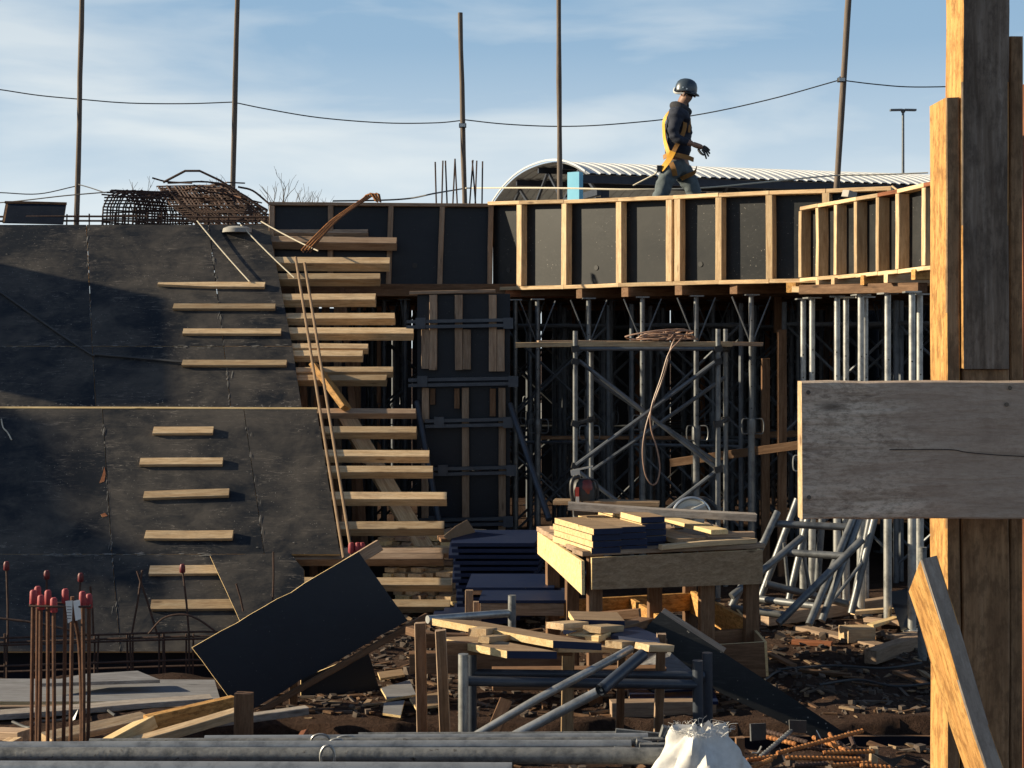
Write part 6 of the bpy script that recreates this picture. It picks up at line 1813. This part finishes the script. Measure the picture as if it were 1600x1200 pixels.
YW = 15.2
sc = YW / F
def w(px, py, d=0.0): return at(px, py, YW) + Vector((0, d, 0))
zfoot = 2.74
wk = empty('person', Vector((w(1052, 400).x, YW, zfoot)), 'worker in dark hooded jacket and blue helmet with orange harness walking along the slab edge', 'person')
# joints (walking to the right, looking down)
pel = w(1058, 252); waist = w(1059, 232); chest = w(1059, 203); shl = w(1062, 180); neck = w(1066, 166); head = w(1073, 147, -.01); chin = w(1080, 158, -.015)
hipN, kneeN = w(1052, 258, -.09), w(1034, 297, -.10)
ankN = Vector((w(998, 0).x, YW - .10, zfoot + .14)); toeN = Vector((w(1016, 0).x, YW - .11, zfoot + .04))
hipF, kneeF = w(1066, 258, .09), w(1086, 297, .10)
ankF = Vector((w(1092, 0).x, YW + .10, zfoot + .09)); toeF = Vector((w(1122, 0).x, YW + .10, zfoot + .04))
shN, elN, wrN = w(1054, 183, -.19), w(1047, 219, -.24), w(1079, 231, -.26)
shF, elF, wrF = w(1066, 183, .17), w(1060, 217, .21), w(1068, 243, .20)
body_pts = [pel, waist, chest, shl, neck, head, hipN, kneeN, ankN, toeN, hipF, kneeF, ankF, toeF, shN, elN, wrN, shF, elF, wrF, chin]
body_ed = [(0, 1), (1, 2), (2, 3), (3, 4), (4, 5), (0, 6), (6, 7), (7, 8), (8, 9), (0, 10), (10, 11), (11, 12), (12, 13), (3, 14), (14, 15), (15, 16), (3, 17), (17, 18), (18, 19), (5, 20)]
body_r = [.10, .10, .12, .10, .066, .122, .085, .058, .04, .035, .085, .058, .04, .035, .05, .04, .03, .05, .04, .03, .074]
skin('body', body_pts, body_ed, body_r, 'skin', wk)
# hands with fingers
def hand(wr, elb, nm, mat, par, drop, k_=1.15):
    d = (wr - elb).normalized()
    d = (d + Vector((.25, 0, drop))).normalized()
    side = Vector((.15, .55, .8)).normalized(); side = (side - d * side.dot(d)).normalized(); cur = d.cross(side).normalized()
    if cur.z > 0: cur = -cur
    palm_c = wr + d * .045 * k_; palm_e = wr + d * .088 * k_
    o = skin(nm, [wr - d * .02, palm_c, palm_e], [(0, 1), (1, 2)], [(.028, .028), (.042 * k_, .026 * k_), (.042 * k_, .024 * k_)], mat, par, sub=1)
    L = [.072, .080, .074, .058]
    for k in range(4):
        off = side * (.024 - k * .016) * k_
        bend = (cur * .5 + Vector((0, 0, -.6))) * (.012 + .008 * k)
        a = palm_e + off - d * .012; b = a + d * L[k] * .5 * k_ + bend * .6; c = b + d * L[k] * .42 * k_ + bend * 1.6
        skin('finger', [a, b, c], [(0, 1), (1, 2)], [.012, .011, .009], 'glove', o, sub=1)
    a = palm_c - side * .02 + cur * .015; b = a + d * .045 - side * .035 + cur * .01; c = b + d * .04 - side * .008
    skin('thumb', [a, b, c], [(0, 1), (1, 2)], [.016, .014, .010], 'glove', o, sub=1)
hand(wrN, elN, 'hand', 'skin', wk, -.10)
hand(wrF, elF, 'hand', 'skin', wk, -.35)
# jacket with sleeves
jp = [w(1057.5, 250), waist, chest, shl, w(1065, 172), shN, elN, w(1073, 229, -.255), shF, elF, w(1067, 239, .20), w(1060, 216)]
skin('jacket', jp, [(0, 1), (1, 11), (11, 2), (2, 3), (3, 4), (3, 5), (5, 6), (6, 7), (3, 8), (8, 9), (9, 10)], [(.142, .142), (.138, .132), (.158, .15), (.14, .125), .075, .078, .060, .045, .078, .060, .045, (.148, .14)], 'jacket', wk, sub=3, fold=.013)
# trousers
skin('trousers', [w(1058, 246), w(1058, 253), w(1048, 264, -.085), w(1041, 280, -.10), kneeN, ankN + Vector((0, 0, .04)), w(1067, 264, .085), w(1077, 280, .1), kneeF, ankF + Vector((0, 0, .05))], [(0, 1), (1, 2), (2, 3), (3, 4), (4, 5), (1, 6), (6, 7), (7, 8), (8, 9)], [(.125, .13), (.135, .135), .108, .096, .082, .07, .108, .096, .082, .07], 'trousers', wk, root=1, sub=3, fold=.014)
for a, t in ((ankN, toeN), (ankF, toeF)):
    skin('boot', [a + Vector((0, 0, .05)), a, a.lerp(t, .5) - Vector((0, 0, .02)), t], [(0, 1), (1, 2), (2, 3)], [.055, .055, .05, .042], 'boot', wk, sub=1)
# hood bunched round the neck
skin('hood', [w(1049, 166, .0), w(1055, 166, -.07), w(1066, 172, -.09), w(1076, 177, -.03), w(1072, 172, .08), w(1058, 166, .08), w(1050, 163, .0)], [(0, 1), (1, 2), (2, 3), (3, 4), (4, 5), (5, 6)], [.05, .052, .05, .045, .045, .045, .045], 'hood_cloth', wk)
skin('face_scarf', [w(1070, 166, -.02), w(1077, 166, -.02)], [(0, 1)], [.06, .048], 'hood_cloth', wk, sub=1)
# face
NX = 3.2
fx = Vector((1, -.25, -.12)).normalized()
nose = w(1085.5, 152.5, -.025)
skin('nose', [w(1081, 147, -.03), nose], [(0, 1)], [.012, .014], 'skin', wk, sub=1)
skin('ear', [w(1066.5, 149, -.112), w(1066.5, 154, -.112)], [(0, 1)], [.016, .013], 'skin', wk, sub=1)
skin('sunglasses', [w(1067, 147.5, -.11), w(1074, 149, -.115), w(1083.5, 150, -.07), w(1086, 150, .01)], [(0, 1), (1, 2), (2, 3)], [(.006, .006), (.016, .02), (.018, .022), (.016, .02)], 'lens_black', wk, sub=1)
# helmet
hm = MB(); hc = w(1071.5, 142.5, -.005)
HS = .84
Mh = Matrix.Rotation(R(9), 3, 'Y') @ Matrix.Diagonal((HS, HS * 1.02, HS * 1.12))
hm.lathe(hc, [(.118, -.015), (.121, .015), (.117, .055), (.103, .092), (.078, .116), (.045, .130), (.012, .134)], 24, M=Mh @ Matrix.Diagonal((1.10, .95, .98)))
hm.build('helmet', 'helmet_paint', wk, True)
bm_ = MB()
vis = [hc + Mh @ Vector(p) for p in [(.05, -.115, -.012), (.10, -.09, -.014), (.150, -.05, -.022), (.168, 0, -.026), (.150, .05, -.022), (.10, .09, -.014), (.05, .115, -.012)]]
bm_.prism(vis, (0, 0, 1), .008); bm_.build('helmet_brim', 'helmet_paint', wk)
MB().tube([hc + Mh @ Vector((.13 * math.cos(a), .118 * math.sin(a), -.014)) for a in [k * PI / 10 for k in range(21)]], .007, 6, False).build('helmet_rim', 'helmet_paint', wk, True)
MB().tube(spline([hc + Mh @ Vector((-.135, -.03, .01)), hc + Mh @ Vector((-.142, -.05, -.03)), hc + Mh @ Vector((-.105, -.085, -.05)), hc + Mh @ Vector((-.03, -.105, -.045))], 4), .010, 6).build('helmet_strap', 'tool_white', wk, True)
for q in ((-.05, -.108, .015), (-.005, -.113, .005)):
    MB().tube([hc + Mh @ Vector(q), hc + Mh @ (Vector(q) + Vector((0, -.012, 0)))], .008, 8).build('helmet_rivet', 'bright_metal', wk, True)
# harness straps: flat ribbons over jacket and trousers
def strap(pts, wd, mat, nm='harness_strap'):
    q = spline(pts, 5); m = MB()
    for i, p in enumerate(q):
        t = (q[min(i + 1, len(q) - 1)] - q[max(i - 1, 0)]).normalized()
        ctr = Vector((w(1059, 0).x, YW, p.z))
        o = (p - ctr); o.z = 0; o.normalize()
        s = t.cross(o).normalized() * wd / 2
        m.v += [p + s, p - s, p - s + o * .006, p + s + o * .006]
    for i in range(len(q) - 1):
        for k in range(4):
            k2 = (k + 1) % 4
            m.f.append([i * 4 + k, i * 4 + k2, (i + 1) * 4 + k2, (i + 1) * 4 + k]); m.mi.append(0)
    m.build(nm, mat, wk)
strap([w(1056, 172, -.11), w(1046, 178, -.12), w(1037, 190, -.09), w(1036.5, 206, -.08), w(1038, 222, -.09), w(1042, 240, -.13), w(1044, 249, -.13)], .045, 'harness')
strap([w(1062, 174, -.125), w(1066, 186, -.165), w(1067, 200, -.165), w(1063, 215, -.165), w(1054, 232, -.165), w(1047, 246, -.15)], .042, 'harness_brown')
strap([w(1036, 247, -.06), w(1044, 244, -.14), w(1056, 246, -.165), w(1070, 249, -.165), w(1081, 252, -.12)], .045, 'harness_brown')
strap([w(1049, 240, -.165), w(1043, 252, -.172), w(1036, 262, -.16), w(1031, 268, -.15)], .06, 'harness')
strap([w(1045, 258, -.21), w(1049, 268, -.215), w(1052, 278, -.18)], .05, 'harness_brown')
strap([w(1063, 280, -.03), w(1072, 276, -.05), w(1084, 270, -.04), w(1088, 262, .0)], .05, 'harness_brown')
strap([w(1074, 184, -.12), w(1075, 196, -.13), w(1074, 210, -.13)], .03, 'harness_brown')
MB().tube([w(1030, 265, -.12), w(1022, 274, -.1), w(990, 289, .05)], .008, 6).build('lanyard', 'rope_pale', wk, True)
MB().box(w(1028, 266, -.14), .045, .05, .06).build('lanyard_clip', 'dark_iron', wk)
